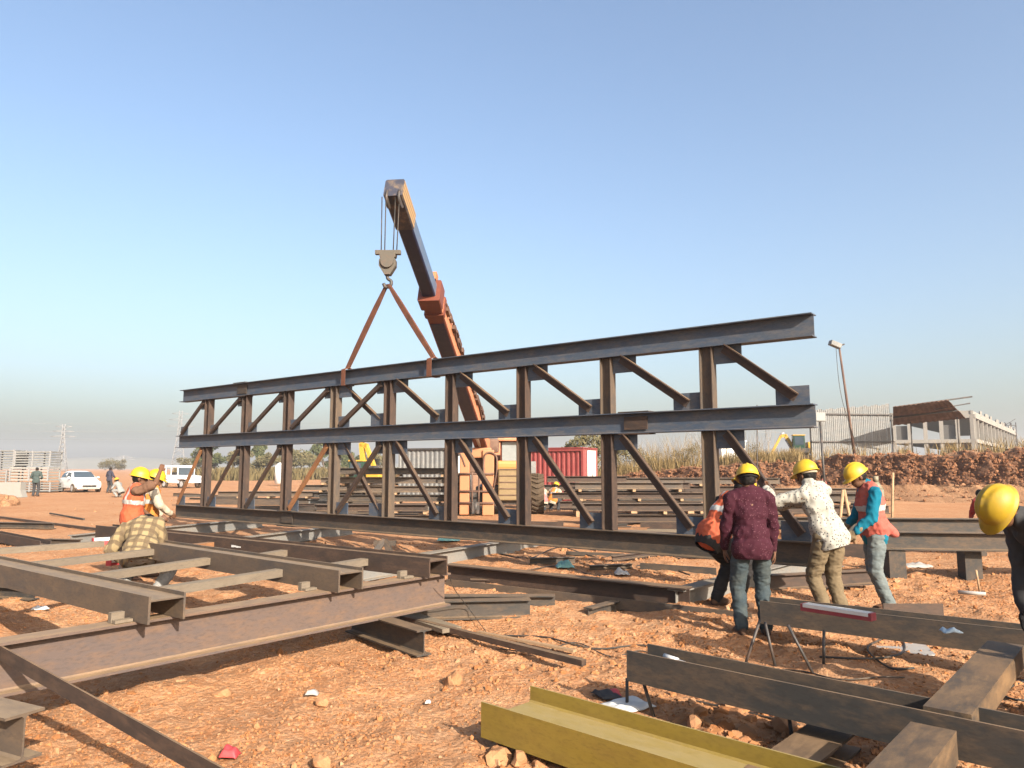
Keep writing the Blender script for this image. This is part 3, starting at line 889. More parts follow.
# ------------------------------------------------------------------ centre: long beams in front of the truss
loose('steel_beam', (448, 583), 0.03, (690, 612), 0.03, 0.27, 0.20, M['steel_brown'], 'long brown beam on the ground in front of the hanging truss', tf=0.016)
loose('long_bar', (446, 589), 0.02, (752, 626), 0.02, 0.13, 0.13, M['steel_mid'], 'thin dusty rail lying along the foot of the long brown beam', kind='L', cat='steel bar')
loose('steel_beam', (404, 620), 0.02, (530, 617), 0.02, 0.20, 0.15, M['steel_dark'], 'dark beam end lying at the girder tip, nearer of the pair')
loose('steel_beam', (424, 611), 0.02, (555, 611), 0.02, 0.18, 0.15, M['steel_dark'], 'dark beam end lying at the girder tip, farther of the pair')
loose('steel_stub', (588, 619), 0.0, (620, 610), 0.0, 0.12, 0.12, M['steel_dark'], 'small black beam scrap in shadow under the thin dusty rail')
loose('long_bar', (402, 620), 0.05, (584, 666), 0.03, 0.05, 0.06, M['steel_brown'], 'long rusty bar lying slantwise on the rubble in the centre', kind='R', cat='steel bar')
loose('long_bar', (478, 633), 0.02, (575, 652), 0.02, 0.02, 0.05, M['wood'], 'thin splintered strip beside the long rusty bar', kind='R', cat='strip')

for i_, (px_, py_, l_, a_, m_) in enumerate(((566, 556, 1.1, -.2, 'steel_dark'), (612, 562, .9, .3, 'steel_brown'), (640, 570, 1.2, -.35, 'steel_dark'), (590, 570, .7, .1, 'steel_dark'), (660, 560, .8, -.1, 'steel_brown'), (530, 566, .8, .25, 'steel_dark'), (556, 585, 1.0, -.3, 'steel_dark'), (470, 590, .7, .1, 'steel_brown'))):
    q_ = P(px_, py_); h_ = .07 + .02 * (i_ % 3)
    e_ = Vector((q_.x + l_ * math.cos(a_), q_.y + l_ * math.sin(a_), 0))
    o_ = bar('steel_offcut', (q_.x, q_.y, gz(q_.x, q_.y)), (e_.x, e_.y, gz(e_.x, e_.y)), prof_I(h_, .10, .010, .012) if i_ % 2 else prof_L(h_, .10, .012), M[m_], base=True)
    props(o_, 'thin dark offcut on the rubble in front of the hanging truss', 'offcut', 'offcuts in front of the truss')
# ------------------------------------------------------------------ right: third truss being assembled on bar stands
bt = thing('bench_truss', P(830, 690, 0), 'dark unfinished truss lying on bar stands at the lower right', 'truss')
BZ0 = 0.245
pO = rot90(prof_I(0.27, 0.20, 0.012, 0.016))
o1a, o1b = (P(757, 624, BZ0) + P(774, 618, BZ0)) / 2, (P(985, 655, BZ0) + P(1008, 646, BZ0)) / 2
d1 = (o1b - o1a).normalized()
bar('chord', o1a, o1b + d1 * 1.2, pO, M['steel_dark'], bt, base=True)
o2a = (P(625, 681, BZ0 - .02) + P(651, 673, BZ0 - .02)) / 2
o2b = P(1024, 766, BZ0 - .02)
d2 = (o2b - o2a).normalized()
bar('chord', o2a, o2b + d2 * 1.0, pO, M['steel_dark'], bt, base=True)
def bench_strut(a, b, w, h, m):
    bar('strut', a, b, prof_I(h, w, 0.012, 0.014) if h > .15 else prof_R(w, h), m, bt, base=True)
pa = (P(987, 642, 0.44) + P(1022, 645, 0.44)) / 2
pb = (P(936, 695, 0.44) + P(976, 703, 0.44)) / 2
pa.z = pb.z = 0.30
dd = (pb - pa).normalized()
bar('strut', pa - dd * .06, pb + dd * .22, prof_R(0.215, 0.135), M['steel_patchy'], bt, base=True)
pa2 = (P(911, 719, 0.40) + P(956, 729, 0.40)) / 2
pa2.z = 0.24
bar('strut', pa2, pa2 + dd * 0.85, prof_R(0.20, 0.15), M['steel_patchy'], bt, base=True)

loose('steel_beam', (838, 745), 0.03, (770, 800), 0.03, 0.12, 0.26, M['steel_brown'], 'dark rusty plate girder end in the shade below the near dark chord', flat=False)

# bar stands: bent rods carrying the bench truss
def stand(label, px_list, ztop):
    c = P(px_list[0][0][0], px_list[0][0][1])
    t = thing('bar_stand', (c.x, c.y, 0), label, 'stand')
    for (foot, top) in px_list:
        f = P(foot[0], foot[1], 0.0); f.z = gz(f.x, f.y) - 0.03
        u = Q(top[0], top[1], f.y + 0.03)
        bm = bmesh.new()
        tube(bm, [f - t.location, u - t.location], 0.012, 8)
        link('leg', bm, M['darkmetal'], t)
    return t
stand('pair of thin black rods propping the left end of the near dark chord', (((627, 706), (627, 678)), ((655, 716), (643, 681))), .25)
stand('rusty thin rod stand under the left end of the far dark chord', (((744, 668), (760, 620)), ((776, 668), (765, 622))), .25)
stand('splayed rod stand in the middle under the far dark chord', (((815, 680), (788, 625)), ((824, 676), (824, 630))), .25)
stand('single rusty peg standing below the near dark chord', (((793, 748), (789, 716)),), .2)

# olive channel in the foreground
oa = (P(482, 740, 0.04) + P(530, 716, 0.04)) / 2
ob = oa + Vector((1.02, -0.95, 0)).normalized() * 3.0
o = bar('olive_beam', oa, ob, rot90(prof_I(0.46, 0.205, 0.011, 0.012)), M['olive'], base=True)
props(o, 'wide olive yellow beam lying on its side in the front', 'steel beam')

# right: beams on low supports behind the teal shirt
loose('steel_beam', (832, 534), 0.42, (1002, 535), 0.42, 0.30, 0.22, M['steel_dark'], 'dark beam right of the teal shirt, farther of two', ext=(0, 2.5))
loose('steel_beam', (868, 549), 0.42, (1002, 551), 0.42, 0.27, 0.2, M['steel_dark'], 'dark brown beam right of the teal shirt, nearer of two', ext=(0, 2.0))
for px_, py_, lab_ in ((893, 566, 'dark support block under the nearer beam beside the teal shirt'), (968, 566, 'dark support block under the nearer beam beside the bending welder'), (880, 548, 'dark support block under the farther beam beside the teal shirt'), (975, 548, 'dark support block under the farther beam beside the bending welder')):
    q_ = P(px_, 549 if py_ == 566 else 534, .42)
    o_ = bar('support_block', (q_.x, q_.y - .12, gz(q_.x, q_.y) - .03), (q_.x + .03, q_.y + .14, gz(q_.x, q_.y) - .03), prof_R(.24, .44 - gz(q_.x, q_.y)), M['steel_dark'], base=True)
    props(o_, lab_, 'support')
loose('steel_plate', (884, 625), 0.0, (944, 625), 0.0, 0.22, 0.02, M['steel_brown'], 'brown plate standing on edge behind the far dark chord', cat='plate', kind='R')
loose('steel_stub', (762, 566), 0.05, (842, 558), 0.05, 0.28, 0.2, M['steel_mid'], 'weathered beam behind the white dotted shirt near the ground')
loose('steel_stub', (770, 590), 0.03, (872, 584), 0.03, 0.2, 0.14, M['steel_brown'], 'short brown beam on the ground behind the khaki trousers')
# flat grey sheet on the ground under the bench truss
c = [P(855, 640), P(912, 636), P(936, 660), P(872, 668)]
bm = bmesh.new()
vs = [bm.verts.new(p + Z * 0.035) for p in c]; f = bm.faces.new(vs)
r_ = bmesh.ops.extrude_face_region(bm, geom=[f]); bmesh.ops.translate(bm, vec=(0, 0, 0.012), verts=[g for g in r_['geom'] if isinstance(g, bmesh.types.BMVert)])
props(link('grey_sheet', bm, M['greysheet']), 'flat pale grey sheet on the ground under the dark chords', 'sheet')

# ------------------------------------------------------------------ small things lying about
def carton(label, a, b, w, h, mats):
    M_, L = frame(a, b)
    bm = bmesh.new()
    box(bm, (L / 2, 0, h / 2), (L, w, h), mi=0, bev=0.004)
    t = link('electrode_carton', bm, mats[0], None, M_)
    bm = bmesh.new()
    box(bm, (L * .5, 0, h * .78), (L * .92, w + .004, h * .46), mi=0)
    link('label_band', bm, mats[1], t)
    props(t, label, 'carton')
a, b = P(803, 610, 0.449), P(874, 621, 0.449)
carton('white and maroon electrode carton lying on the far dark chord', a, b, 0.09, 0.06, (M['maroonlabel'], M['paper']))
a, b = P(92, 545, 0.62), P(126, 543, 0.62)
carton('red and white electrode carton beside the plaid shirt', a, b, 0.10, 0.09, (M['redlabel'], M['paper']))
a, b = P(108, 566, 0.42), P(127, 563, 0.42)
carton('small red carton low between the struts of the flat truss', a, b, 0.08, 0.07, (M['redlabel'], M['paper']))

def rumple(label, px, py, w, d, mat, seed, h=0.06, z=0.0, name='crumpled_paper', cat='litter', rz=0.0):
    p = P(px, py, z)
    bm = bmesh.new()
    n = 14
    r = random.Random(seed)
    ox = r.random() * 50
    g = [[None] * n for _ in range(n)]
    for i in range(n):
        for j in range(n):
            x, y = (i / (n - 1) - .5) * w, (j / (n - 1) - .5) * d
            q = Vector((x * 9 + ox, y * 9, 3.1))
            x += 0.05 * w * mnoise.noise(q * 1.3); y += 0.05 * d * mnoise.noise(q * 1.3 + Vector((9, 9, 9)))
            zz = h * (0.35 + 0.9 * abs(mnoise.noise(q * 0.8)) + 0.35 * mnoise.noise(q * 2.3))
            edge = min(i, j, n - 1 - i, n - 1 - j) / 3.0
            g[i][j] = bm.verts.new((x, y, max(0.004, zz * min(1, 0.25 + edge))))
    for i in range(n - 1):
        for j in range(n - 1):
            bm.faces.new((g[i][j], g[i + 1][j], g[i + 1][j + 1], g[i][j + 1]))
    r_ = bmesh.ops.extrude_face_region(bm, geom=bm.faces[:])
    bmesh.ops.translate(bm, vec=(0, 0, -0.004), verts=[x for x in r_['geom'] if isinstance(x, bmesh.types.BMVert)])
    zb = gz(p.x, p.y) if z == 0 else z
    o = link(name, bm, mat, None, T(p.x, p.y, zb + 0.012) @ Matrix.Rotation(rz, 4, 'Z'), smooth=True)
    return props(o, label, cat)
rumple('red and white torn packet on the soil at the lower left', 230, 752, 0.10, 0.09, M['redlabel'], 1, 0.07)
rumple('white scrap of paper beside the red packet', 228, 747, 0.05, 0.05, M['paper'], 12, 0.05)
rumple('white torn sack on the ground behind the olive beam', 628, 706, 0.30, 0.26, M['paper'], 2, 0.05, rz=.6)
rumple('red torn sack corner next to the white sack', 612, 696, 0.12, 0.14, M['redlabel'], 3, 0.05)
rumple('dark scrap of sheet behind the olive beam end', 606, 698, 0.16, 0.2, M['charcoal'], 4, 0.05, rz=.4)
rumple('pale blue rag lying on the far dark chord', 951, 634, 0.13, 0.09, M['rag'], 5, 0.06, z=0.40, name='rag', cat='rag')
rumple('white paper scrap left of the flat truss beam end', 40, 613, 0.16, 0.1, M['paper'], 6, 0.05)
rumple('turquoise plastic scrap on the ground in front of the truss', 565, 569, 0.30, 0.3, M['tealsheet'], 7, 0.12)
rumple('white scrap on the ground in front of the truss', 622, 575, 0.22, 0.2, M['paper'], 8, 0.10)
rumple('turquoise scrap under the middle of the truss', 449, 543, 0.5, 0.4, M['tealsheet'], 9, 0.16)
rumple('small grey piece of sheet on the open soil', 312, 697, 0.09, 0.05, M['greysheet'], 10, 0.04)
rumple('pale crumpled wrapper at the foot of the olive beam stones', 428, 698, 0.04, 0.035, M['paper'], 11, 0.04)
rumple('grey scrap of sheet right of the teal shirt', 915, 566, 0.5, 0.3, M['greysheet'], 13, 0.1)

def cable(label, pxs, r=0.011, z=0.012):
    r *= .68
    pts = []
    for q in pxs:
        p = P(q[0], q[1], q[2] if len(q) > 2 else 0.0)
        if len(q) < 3: p.z = gz(p.x, p.y) + z
        pts.append(p)
    o0 = pts[0].copy()
    bm = bmesh.new()
    tube(bm, [p - o0 for p in smooth_path(pts)], r, 8)
    return props(link('cable', bm, M['cable'], None, T(o0)), label, 'cable')
cable('black welding cable running over the rubble to the near chord', ((482, 636), (510, 637), (545, 640), (570, 647), (600, 650), (640, 650), (664, 655)))
cable('second black cable looped on the rubble by the near chord', ((500, 648), (540, 652), (575, 646), (610, 656), (640, 654), (660, 660)), 0.008)
cable('black cable snaking on the ground under the far dark chord', ((820, 668), (860, 672), (890, 668), (905, 655), (898, 642), (880, 648), (868, 660), (890, 678), (915, 680)), 0.012)
cable('thin cable tangle between the two dark chords', ((760, 672), (800, 676), (840, 690), (880, 692), (905, 690)), 0.009)
cable('black cable lying in the shade below the near chord', ((690, 704), (730, 712), (770, 722), (800, 730)), 0.011)
cable('cable coil on the ground at the right edge', ((1008, 690), (1024, 684), (1040, 694), (1030, 706), (1010, 704), (1004, 694), (1024, 688)), 0.011)
cable('thin wire hanging from the girder tip to the rubble', ((449, 575, .6), (455, 590, .42), (470, 610, .12), (488, 634)), 0.006)
cable('black cable winding over the rubble below the middle of the truss', ((500, 556), (530, 560), (560, 552), (600, 558), (640, 552), (680, 562)), 0.014)
cable('second black cable winding over the rubble below the truss', ((520, 575), (560, 568), (600, 574), (650, 566), (690, 575)), 0.014)
# welding tools lying in the trough of the near dark chord
bm = bmesh.new()
a, b = P(664, 656, 0.40), P(712, 672, 0.36)
tube(bm, [Vector(), b - a], 0.010, 8); tube(bm, [Vector((0, 0, 0)), (b - a) * .3], 0.018, 8)
props(link('electrode_holder', bm, M['chrome'], None, T(a)), 'welding electrode holder lying in the near dark chord', 'tool')
# hammer near the welder
ht = thing('hammer', P(958, 592), 'wooden handled hammer standing on the soil near the bending welder', 'hammer')
p = P(980, 593); u = Q(976, 570, p.y)
bm = bmesh.new(); tube(bm, [p - ht.location, u - ht.location], 0.014, 8); link('handle', bm, M['wood'], ht)
a, b = P(958, 592, .03), P(986, 594, .03)
bm = bmesh.new(); tube(bm, [a - ht.location, b - ht.location], 0.025, 8); link('head', bm, M['greysheet'], ht)

# ================================================================== PEOPLE
class Body:
    def __init__(s): s.bm = bmesh.new()
    def ell(s, c, ax, r, seg=16):
        Mx = Matrix((ax[0] * r[0], ax[1] * r[1], ax[2] * r[2])).transposed().to_4x4()
        Mx.translation = c
        bmesh.ops.create_uvsphere(s.bm, u_segments=seg, v_segments=max(8, seg // 2 + 2), radius=1.0, matrix=Mx)
    def cap(s, a, b, ra, rb, seg=12):
        a, b = Vector(a), Vector(b)
        n = 5
        for i in range(n + 1):
            pass
        d = (b - a)
        L = d.length
        if L < 1e-5: return
        d /= L
        u = d.cross(Vector((0.31, 0.17, 0.94)))
        if u.length < .1: u = d.cross(Vector((1, 0, 0)))
        u.normalize(); w = d.cross(u)
        prof = [(-ra * math.cos(t), ra * math.sin(t)) for t in (0.0, .5, 1.0, 1.57)] + [(L + rb * math.sin(t), rb * math.cos(t)) for t in (0.0, .57, 1.07, 1.57)]
        rings = []
        for (h, r) in prof:
            c = a + d * h
            if r < 1e-4: rings.append([s.bm.verts.new(c)]); continue
            rings.append([s.bm.verts.new(c + (u * math.cos(6.2832 * k / seg) + w * math.sin(6.2832 * k / seg)) * r) for k in range(seg)])
        for r0, r1 in zip(rings[:-1], rings[1:]):
            for k in range(seg):
                k2 = (k + 1) % seg
                if len(r0) == 1: s.bm.faces.new((r0[0], r1[k2], r1[k]))
                elif len(r1) == 1: s.bm.faces.new((r0[k], r0[k2], r1[0]))
                else: s.bm.faces.new((r0[k], r0[k2], r1[k2], r1[k]))
    def chain(s, pts, rs):
        for i in range(len(pts) - 1): s.cap(pts[i], pts[i + 1], rs[i], rs[i + 1])
    def mesh(s, name, vox, smooth=4, wr=0.0, wscale=9.0, stretch=(1, 1, 1), seed=0, fac=0.5):
        bmesh.ops.recalc_face_normals(s.bm, faces=s.bm.faces[:])
        me = bpy.data.meshes.new(name + '_src'); s.bm.to_mesh(me); s.bm.free()
        o = bpy.data.objects.new('tmp', me); COL.objects.link(o)
        md = o.modifiers.new('r', 'REMESH'); md.mode = 'VOXEL'; md.voxel_size = vox; md.use_smooth_shade = True
        if smooth:
            sm = o.modifiers.new('s', 'SMOOTH'); sm.iterations = smooth; sm.factor = fac
        dg = bpy.context.evaluated_depsgraph_get()
        out = bpy.data.meshes.new_from_object(o.evaluated_get(dg))
        bpy.data.objects.remove(o); bpy.data.meshes.remove(me)
        out.name = name
        out.materials.clear()
        if wr > 0:
            nv = len(out.vertices)
            co = np.empty(nv * 3, np.float32); no = np.empty(nv * 3, np.float32)
            out.vertices.foreach_get('co', co); out.vertices.foreach_get('normal', no)
            co = co.reshape(-1, 3); no = no.reshape(-1, 3)
            off = Vector((seed * 3.7, seed * 1.3, seed * 2.1))
            sx, sy, sz = [wscale * k for k in stretch]
            d = np.array([mnoise.noise(Vector((c[0] * sx, c[1] * sy, c[2] * sz)) + off) + .5 * (1 - 2 * abs(mnoise.noise(Vector((c[0] * sx * 2.1, c[1] * sy * 2.1, c[2] * sz * 2.3)) + off))) for c in co])
            co = co + no * (d * wr)[:, None]
            out.vertices.foreach_set('co', co.ravel().astype(np.float32))
        out.update()
        return out

def ik(a, b, l1, l2, hint):
    d = b - a; L = min(d.length, (l1 + l2) * .995)
    dn = d.normalized()
    x = (l1 * l1 - l2 * l2 + L * L) / (2 * L)
    h = math.sqrt(max(0, l1 * l1 - x * x))
    hv = hint - dn * hint.dot(dn)
    if hv.length < 1e-4: hv = Vector((0, 1, 0))
    return a + dn * x + hv.normalized() * h, a + dn * L

def hand(B, wrist, d, palm_n, side, curl=0.5, s=1.0, glove=0.0):
    "palm, four unequal fingers, thumb leaving the side of the palm; d = forearm direction"
    d = d.normalized()
    n = (palm_n - d * palm_n.dot(d)).normalized()
    lat = d.cross(n).normalized() * side          # towards the thumb
    c = wrist + d * .048 * s
    B.ell(c, (lat, d, n), (.040 * s + glove, .052 * s + glove, .017 * s + glove))
    B.cap(wrist - d * .03, wrist + d * .02, .026 * s + glove, .027 * s + glove)
    for k, (off, ln) in enumerate(((.029, .072), (.010, .080), (-.009, .074), (-.027, .058))):
        r = .0095 * s + glove * .6
        p = wrist + d * .088 * s + lat * off * s
        a1, a2, a3 = curl * .5, curl * 1.3, curl * 1.9
        q = p
        B_pts = [wrist + d * .05 * s + lat * off * s, p]
        for a, f in ((a1, .45), (a2, .30), (a3, .25)):
            q = q + (d * math.cos(a) + n * math.sin(a)) * ln * f * s
            B_pts.append(q)
        B.chain(B_pts, [r * 1.1, r * 1.05, r, r * .92, r * .8])
    p0 = wrist + d * .025 * s + lat * .026 * s
    p1 = p0 + (d * .55 + lat * .65 + n * .25).normalized() * .040 * s
    p2 = p1 + (d * .85 + lat * .15 + n * .45 * (0.5 + curl)).normalized() * .034 * s
    p3 = p2 + (d * .9 - lat * .1 + n * .5 * (0.5 + curl)).normalized() * .024 * s
    B.chain([p0, p1, p2, p3], [.014 * s + glove * .6, .0115 * s + glove * .6, .0105 * s + glove * .6, .009 * s + glove * .6])

def helmet_mesh(c, hu, hf, hr, mats=None):
    bm = bmesh.new()
    nphi, nth = 40, 12
    rx, ry, rz = .112, .138, .118
    def pt(rad, phi, h):
        return c + hr * (rx * rad * math.cos(phi)) + hf * (ry * rad * math.sin(phi)) + hu * h
    prof = []
    rings = []
    for i in range(1, nth + 1):
        t = i / nth * math.pi / 2
        ring = []
        for k in range(nphi):
            phi = 2 * math.pi * k / nphi
            x = math.sin(t) * math.cos(phi)
            rib = 0.010 * math.exp(-(x / .10) ** 2) + 0.006 * math.exp(-((abs(x) - .42) / .07) ** 2)
            rib *= max(0, math.cos(t * .98)) ** .4 if t < 1.4 else 0
            ring.append(bm.verts.new(pt(math.sin(t), phi, rz * math.cos(t) + rib)))
        rings.append(ring)
    top = bm.verts.new(c + hu * (rz + .010))
    for (dr, h) in ((.02, -.012), (None, -.020), (None, -.026)):
        ring = []
        for k in range(nphi):
            phi = 2 * math.pi * k / nphi
            b = .10 + .30 * max(0, math.sin(phi)) ** 3
            ring.append(bm.verts.new(pt(1 + (dr if dr is not None else b), phi, h - (0.012 * max(0, math.sin(phi)) if dr is None else 0))))
        rings.append(ring)
    for (rad, h) in ((.97, -.012), (.95, .0), (.80, .06), (.45, .095)):
        rings.append([bm.verts.new(pt(rad, 2 * math.pi * k / nphi, h)) for k in range(nphi)])
    end = bm.verts.new(c + hu * (rz - .012))
    for k in range(nphi):
        bm.faces.new((top, rings[0][k], rings[0][(k + 1) % nphi]))
        bm.faces.new((end, rings[-1][(k + 1) % nphi], rings[-1][k]))
    for r0, r1 in zip(rings[:-1], rings[1:]):
        for k in range(nphi):
            bm.faces.new((r0[k], r1[k], r1[(k + 1) % nphi], r0[(k + 1) % nphi]))
    return bm

def person(label, loc, yaw, pel, chest, head, face, hl, hr, fl, fr, outfit, group=None, k=1.0, vox=.010, seed=1,
           eh=((-.6, -.7, -.3), (.6, -.7, -.3)), kh=((-.15, 1, .1), (.15, 1, .1)), syaw=0.0, hyaw=0.0, toes=((-.15, 1), (.15, 1)), curl=(.5, .5),
           headup=None, palms=None):
    """local axes: x right, y forward, z up.  hl/hr wrists, fl/fr ankles"""
    V = Vector
    root = thing('person', (loc[0], loc[1], loc[2]), label, 'person', group, rz=R(yaw))
    root.scale = (k, k, k)
    pel, chest, head, face = V(pel), V(chest), V(head), V(face).normalized()
    up = (chest - pel).normalized()
    def axes(y):
        r = V((math.cos(R(y)), math.sin(R(y)), 0))
        r = (r - up * r.dot(up)).normalized()
        return r, up.cross(r).normalized(), up
    sr, sf, _ = axes(syaw)
    pr, pf, _ = axes(hyaw)
    SH = [chest - sr * .178 - up * .03, chest + sr * .178 - up * .03]
    HP = [pel - pr * .092 - V((0, 0, .03)), pel + pr * .092 - V((0, 0, .03))]
    W, E, A, K = [], [], [], []
    for i, (s, w) in enumerate(zip(SH, (hl, hr))):
        e, w2 = ik(s, V(w), .285, .25, V(eh[i])); E.append(e); W.append(w2)
    for i, (h, a) in enumerate(zip(HP, (fl, fr))):
        q, a2 = ik(h, V(a), .425, .42, V(kh[i])); K.append(q); A.append(a2)
    hu = V(headup) if headup else V((0, 0, 1))
    hu = (hu - face * hu.dot(face)).normalized()
    hrt = face.cross(hu).normalized()
    # --- body: one continuous surface
    B = Body()
    lp = lambda t: pel.lerp(chest, t)
    rl = lambda t: pr.lerp(sr, t).normalized()
    def torso(Bd, g, lowz=0.0):
        Bd.ell(pel, (pr, pf, up), (.158 + g, .112 + g, .12 + g))
        Bd.ell(lp(.35), (rl(.35), up.cross(rl(.35)) * 1, up), (.142 + g, .100 + g, .15 + g))
        Bd.ell(lp(.68), (rl(.68), up.cross(rl(.68)), up), (.160 + g, .112 + g, .17 + g))
        Bd.ell(lp(.90), (sr, sf, up), (.172 + g, .098 + g, .09 + g))
        nb = chest + up * .055
        for s in SH: Bd.cap(s, nb - up * .02, .058 + g, .055 + g)
    torso(B, 0)
    neck = chest + up * .04
    B.chain([neck, head - hu * .06 - face * .02], [.058, .052])
    B.ell(head + hu * .015 - face * .008, (hrt, face, hu), (.076, .096, .106))
    B.ell(head - hu * .055 + face * .025, (hrt, face, hu), (.058, .066, .062))
    B.chain([head + hu * .012 + face * .086, head - hu * .022 + face * .108], [.010, .016])
    B.chain([head + hu * .028 - hrt * .045 + face * .072, head + hu * .030 + face * .088, head + hu * .028 + hrt * .045 + face * .072], [.013, .014, .013])
    B.chain([head - hu * .055 - hrt * .02 + face * .082, head - hu * .055 + hrt * .02 + face * .082], [.011, .011])
    for sg in (-1, 1):
        B.ell(head + hrt * sg * .078 - face * .008 - hu * .005, (hrt, face, hu), (.012, .020, .032), 10)
    gl = .004 if outfit.get('glove') else 0
    for i in (0, 1):
        sd = -1 if i == 0 else 1
        B.chain([SH[i], E[i], W[i]], [.052, .042, .027])
        fd = (W[i] - E[i]).normalized()
        if vox <= .013:
            pn = V(palms[i]) if palms else -sr * sd * 1.0
            hand(B, W[i], fd, pn, (1 if i == 0 else -1) , curl[i])
        else:
            hand(B, W[i], fd, -sr * sd, (1 if i == 0 else -1), curl[i], 1.0, .004)
        B.chain([HP[i], K[i], A[i]], [.080, .056, .036])
        B.chain([A[i], A[i] + V((toes[i][0], toes[i][1], 0)).normalized() * .13 - V((0, 0, .045))], [.036, .030])
    # hands need finer voxels than the rest: the whole body at the finer size
    me = B.mesh('person_body', vox * .62 if vox <= .013 else vox, 3)
    body_m = outfit.get('skin', M['skin'])
    link('body', me, body_m, root, smooth=True)
    # --- trousers
    B = Body()
    B.ell(pel - up * .01, (pr, pf, up), (.166, .120, .11))
    for i in (0, 1):
        B.chain([HP[i] + V((0, 0, .02)), HP[i].lerp(K[i], .5), K[i], K[i].lerp(A[i], .5), A[i] + V((0, 0, .005))], [.100, .090, .076, .069, .066])
    link('trousers', B.mesh('trousers', vox, 3, .014, 8, (1, 1, 1.8), seed), outfit['trousers'], root, smooth=True)
    # --- shirt with sleeves
    B = Body()
    torso(B, .016)
    hem = outfit.get('hem', .10)
    vs_ = .88 if outfit.get('vest') else 1.0
    B.ell(pel - up * (hem * .4), (pr, pf, up), (.200 * vs_, .152 * vs_, .12 + hem * .6))
    B.ell(pel + up * .08, (pr, pf, up), (.188 * vs_, .142 * vs_, .15))
    for i in (0, 1):
        fd = (W[i] - E[i])
        ws = outfit.get('sleeve', .93)
        if ws > 0: B.chain([SH[i], SH[i].lerp(E[i], .5), E[i], E[i] + fd * ws], [.074, .066, .059, .045])
        else: B.chain([SH[i], SH[i].lerp(E[i], .75)], [.074, .066])
    if outfit.get('collar', True):
        B.chain([neck - up * .01, neck + up * .028 + (head - neck).normalized() * .01], [.072, .064])
    me = B.mesh('shirt', vox, 3, .022, 5.0, (1.4, 1.4, 0.9), seed + 3)
    bm = bmesh.new(); bm.from_mesh(me)
    bmesh.ops.bisect_plane(bm, geom=bm.verts[:] + bm.edges[:] + bm.faces[:], plane_co=pel - up * (hem + .05), plane_no=up, clear_inner=True)
    bm.to_mesh(me); bm.free()
    link('shirt', me, outfit['shirt'], root, smooth=True)
    # --- vest with reflective bands
    if outfit.get('vest'):
        B = Body()
        g = .036
        B.ell(lp(.35), (rl(.35), up.cross(rl(.35)), up), (.142 + g, .106 + g, .15 + g))
        B.ell(lp(.64), (rl(.64), up.cross(rl(.64)), up), (.158 + g, .116 + g, .17 + g))
        B.ell(lp(.88), (sr, sf, up), (.128 + g, .100 + g, .10 + g))
        nb = chest + up * .045
        for q in SH: B.cap(q.lerp(nb, .42), nb - up * .02, .058 + g, .050 + g)
        B.ell(pel + up * .04, (pr, pf, up), (.210, .166, .19))
        for d in outfit.get('vflap', ()): B.cap(pel + up * .12, pel + V(d), .10, .05)
        me = B.mesh('vest', vox, 4, .016, 7, (1.2, 1.2, 1), seed + 7)
        bm = bmesh.new(); bm.from_mesh(me)
        bmesh.ops.bisect_plane(bm, geom=bm.verts[:] + bm.edges[:] + bm.faces[:], plane_co=pel - up * outfit.get('vhem', .09), plane_no=up, clear_inner=True)
        L = (chest - pel).length
        for f in bm.faces:
            q = f.calc_center_median() - pel
            t = q.dot(up) / L
            lat = abs(q.dot(sr))
            if .50 < t < .64 or (t >= .64 and .085 < lat < .125 and outfit.get('braces', True)): f.material_index = 1
        # armholes
        bm.to_mesh(me); bm.free()
        link('vest', me, [outfit['vest'], M['reflect']], root, smooth=True)
    # --- boots, one mesh each
    for i in (0, 1):
        B = Body()
        t = V((toes[i][0], toes[i][1], 0)).normalized()
        B.cap(A[i] + V((0, 0, .04)), A[i] - V((0, 0, .03)), .050, .050)
        B.chain([A[i] - V((0, 0, .045)) - t * .045, A[i] - V((0, 0, .05)) + t * .06, A[i] - V((0, 0, .055)) + t * .15], [.044, .046, .036])
        link('boot', B.mesh('boot', max(vox, .012), 2, .004, 20, seed=seed), outfit.get('boot', M['shoe']), root, smooth=True)
    # --- hair and helmet
    if outfit.get('helmet', True):
        hc = head + hu * .052 - face * .004
        link('helmet', helmet_mesh(hc, (hu + face * .10).normalized(), (face - hu * .10).normalized(), hrt), outfit.get('hcol', M['helmet']), root, smooth=True)
        B = Body()
        B.ell(head + hu * .008 - face * .022, (hrt, face, hu), (.082, .088, .085))
        B.ell(head - hu * .035 - face * .05, (hrt, face, hu), (.062, .04, .04))
        link('hair', B.mesh('hair', max(.010, vox), 2, .006, 40), M['hair'], root, smooth=True)
        if outfit.get('band', True) and vox <= .013:
            bm = bmesh.new()
            pts = [head + hu * .028 + hrt * (.088 * math.cos(a)) + face * (.108 * math.sin(a) - .01) for a in np.linspace(-math.pi * .95, -.05 * math.pi, 14)]
            tube(bm, pts, .014, 6)
            link('helmet_strap', bm, outfit.get('bandmat', M['darkcloth']), root)
    else:
        B = Body()
        B.ell(head + hu * .030 - face * .018, (hrt, face, hu), (.086, .096, .100))
        link('hair', B.mesh('hair', max(.010, vox), 2, .008, 40), M['hair'], root, smooth=True)
    if vox <= .013:
        for sg in (-1, 1):
            bm = bmesh.new()
            bmesh.ops.create_uvsphere(bm, u_segments=10, v_segments=8, radius=.011, matrix=T(head + hu * .008 + hrt * sg * .032 + face * .082))
            link('eye', bm, M['eye'], root, smooth=True)
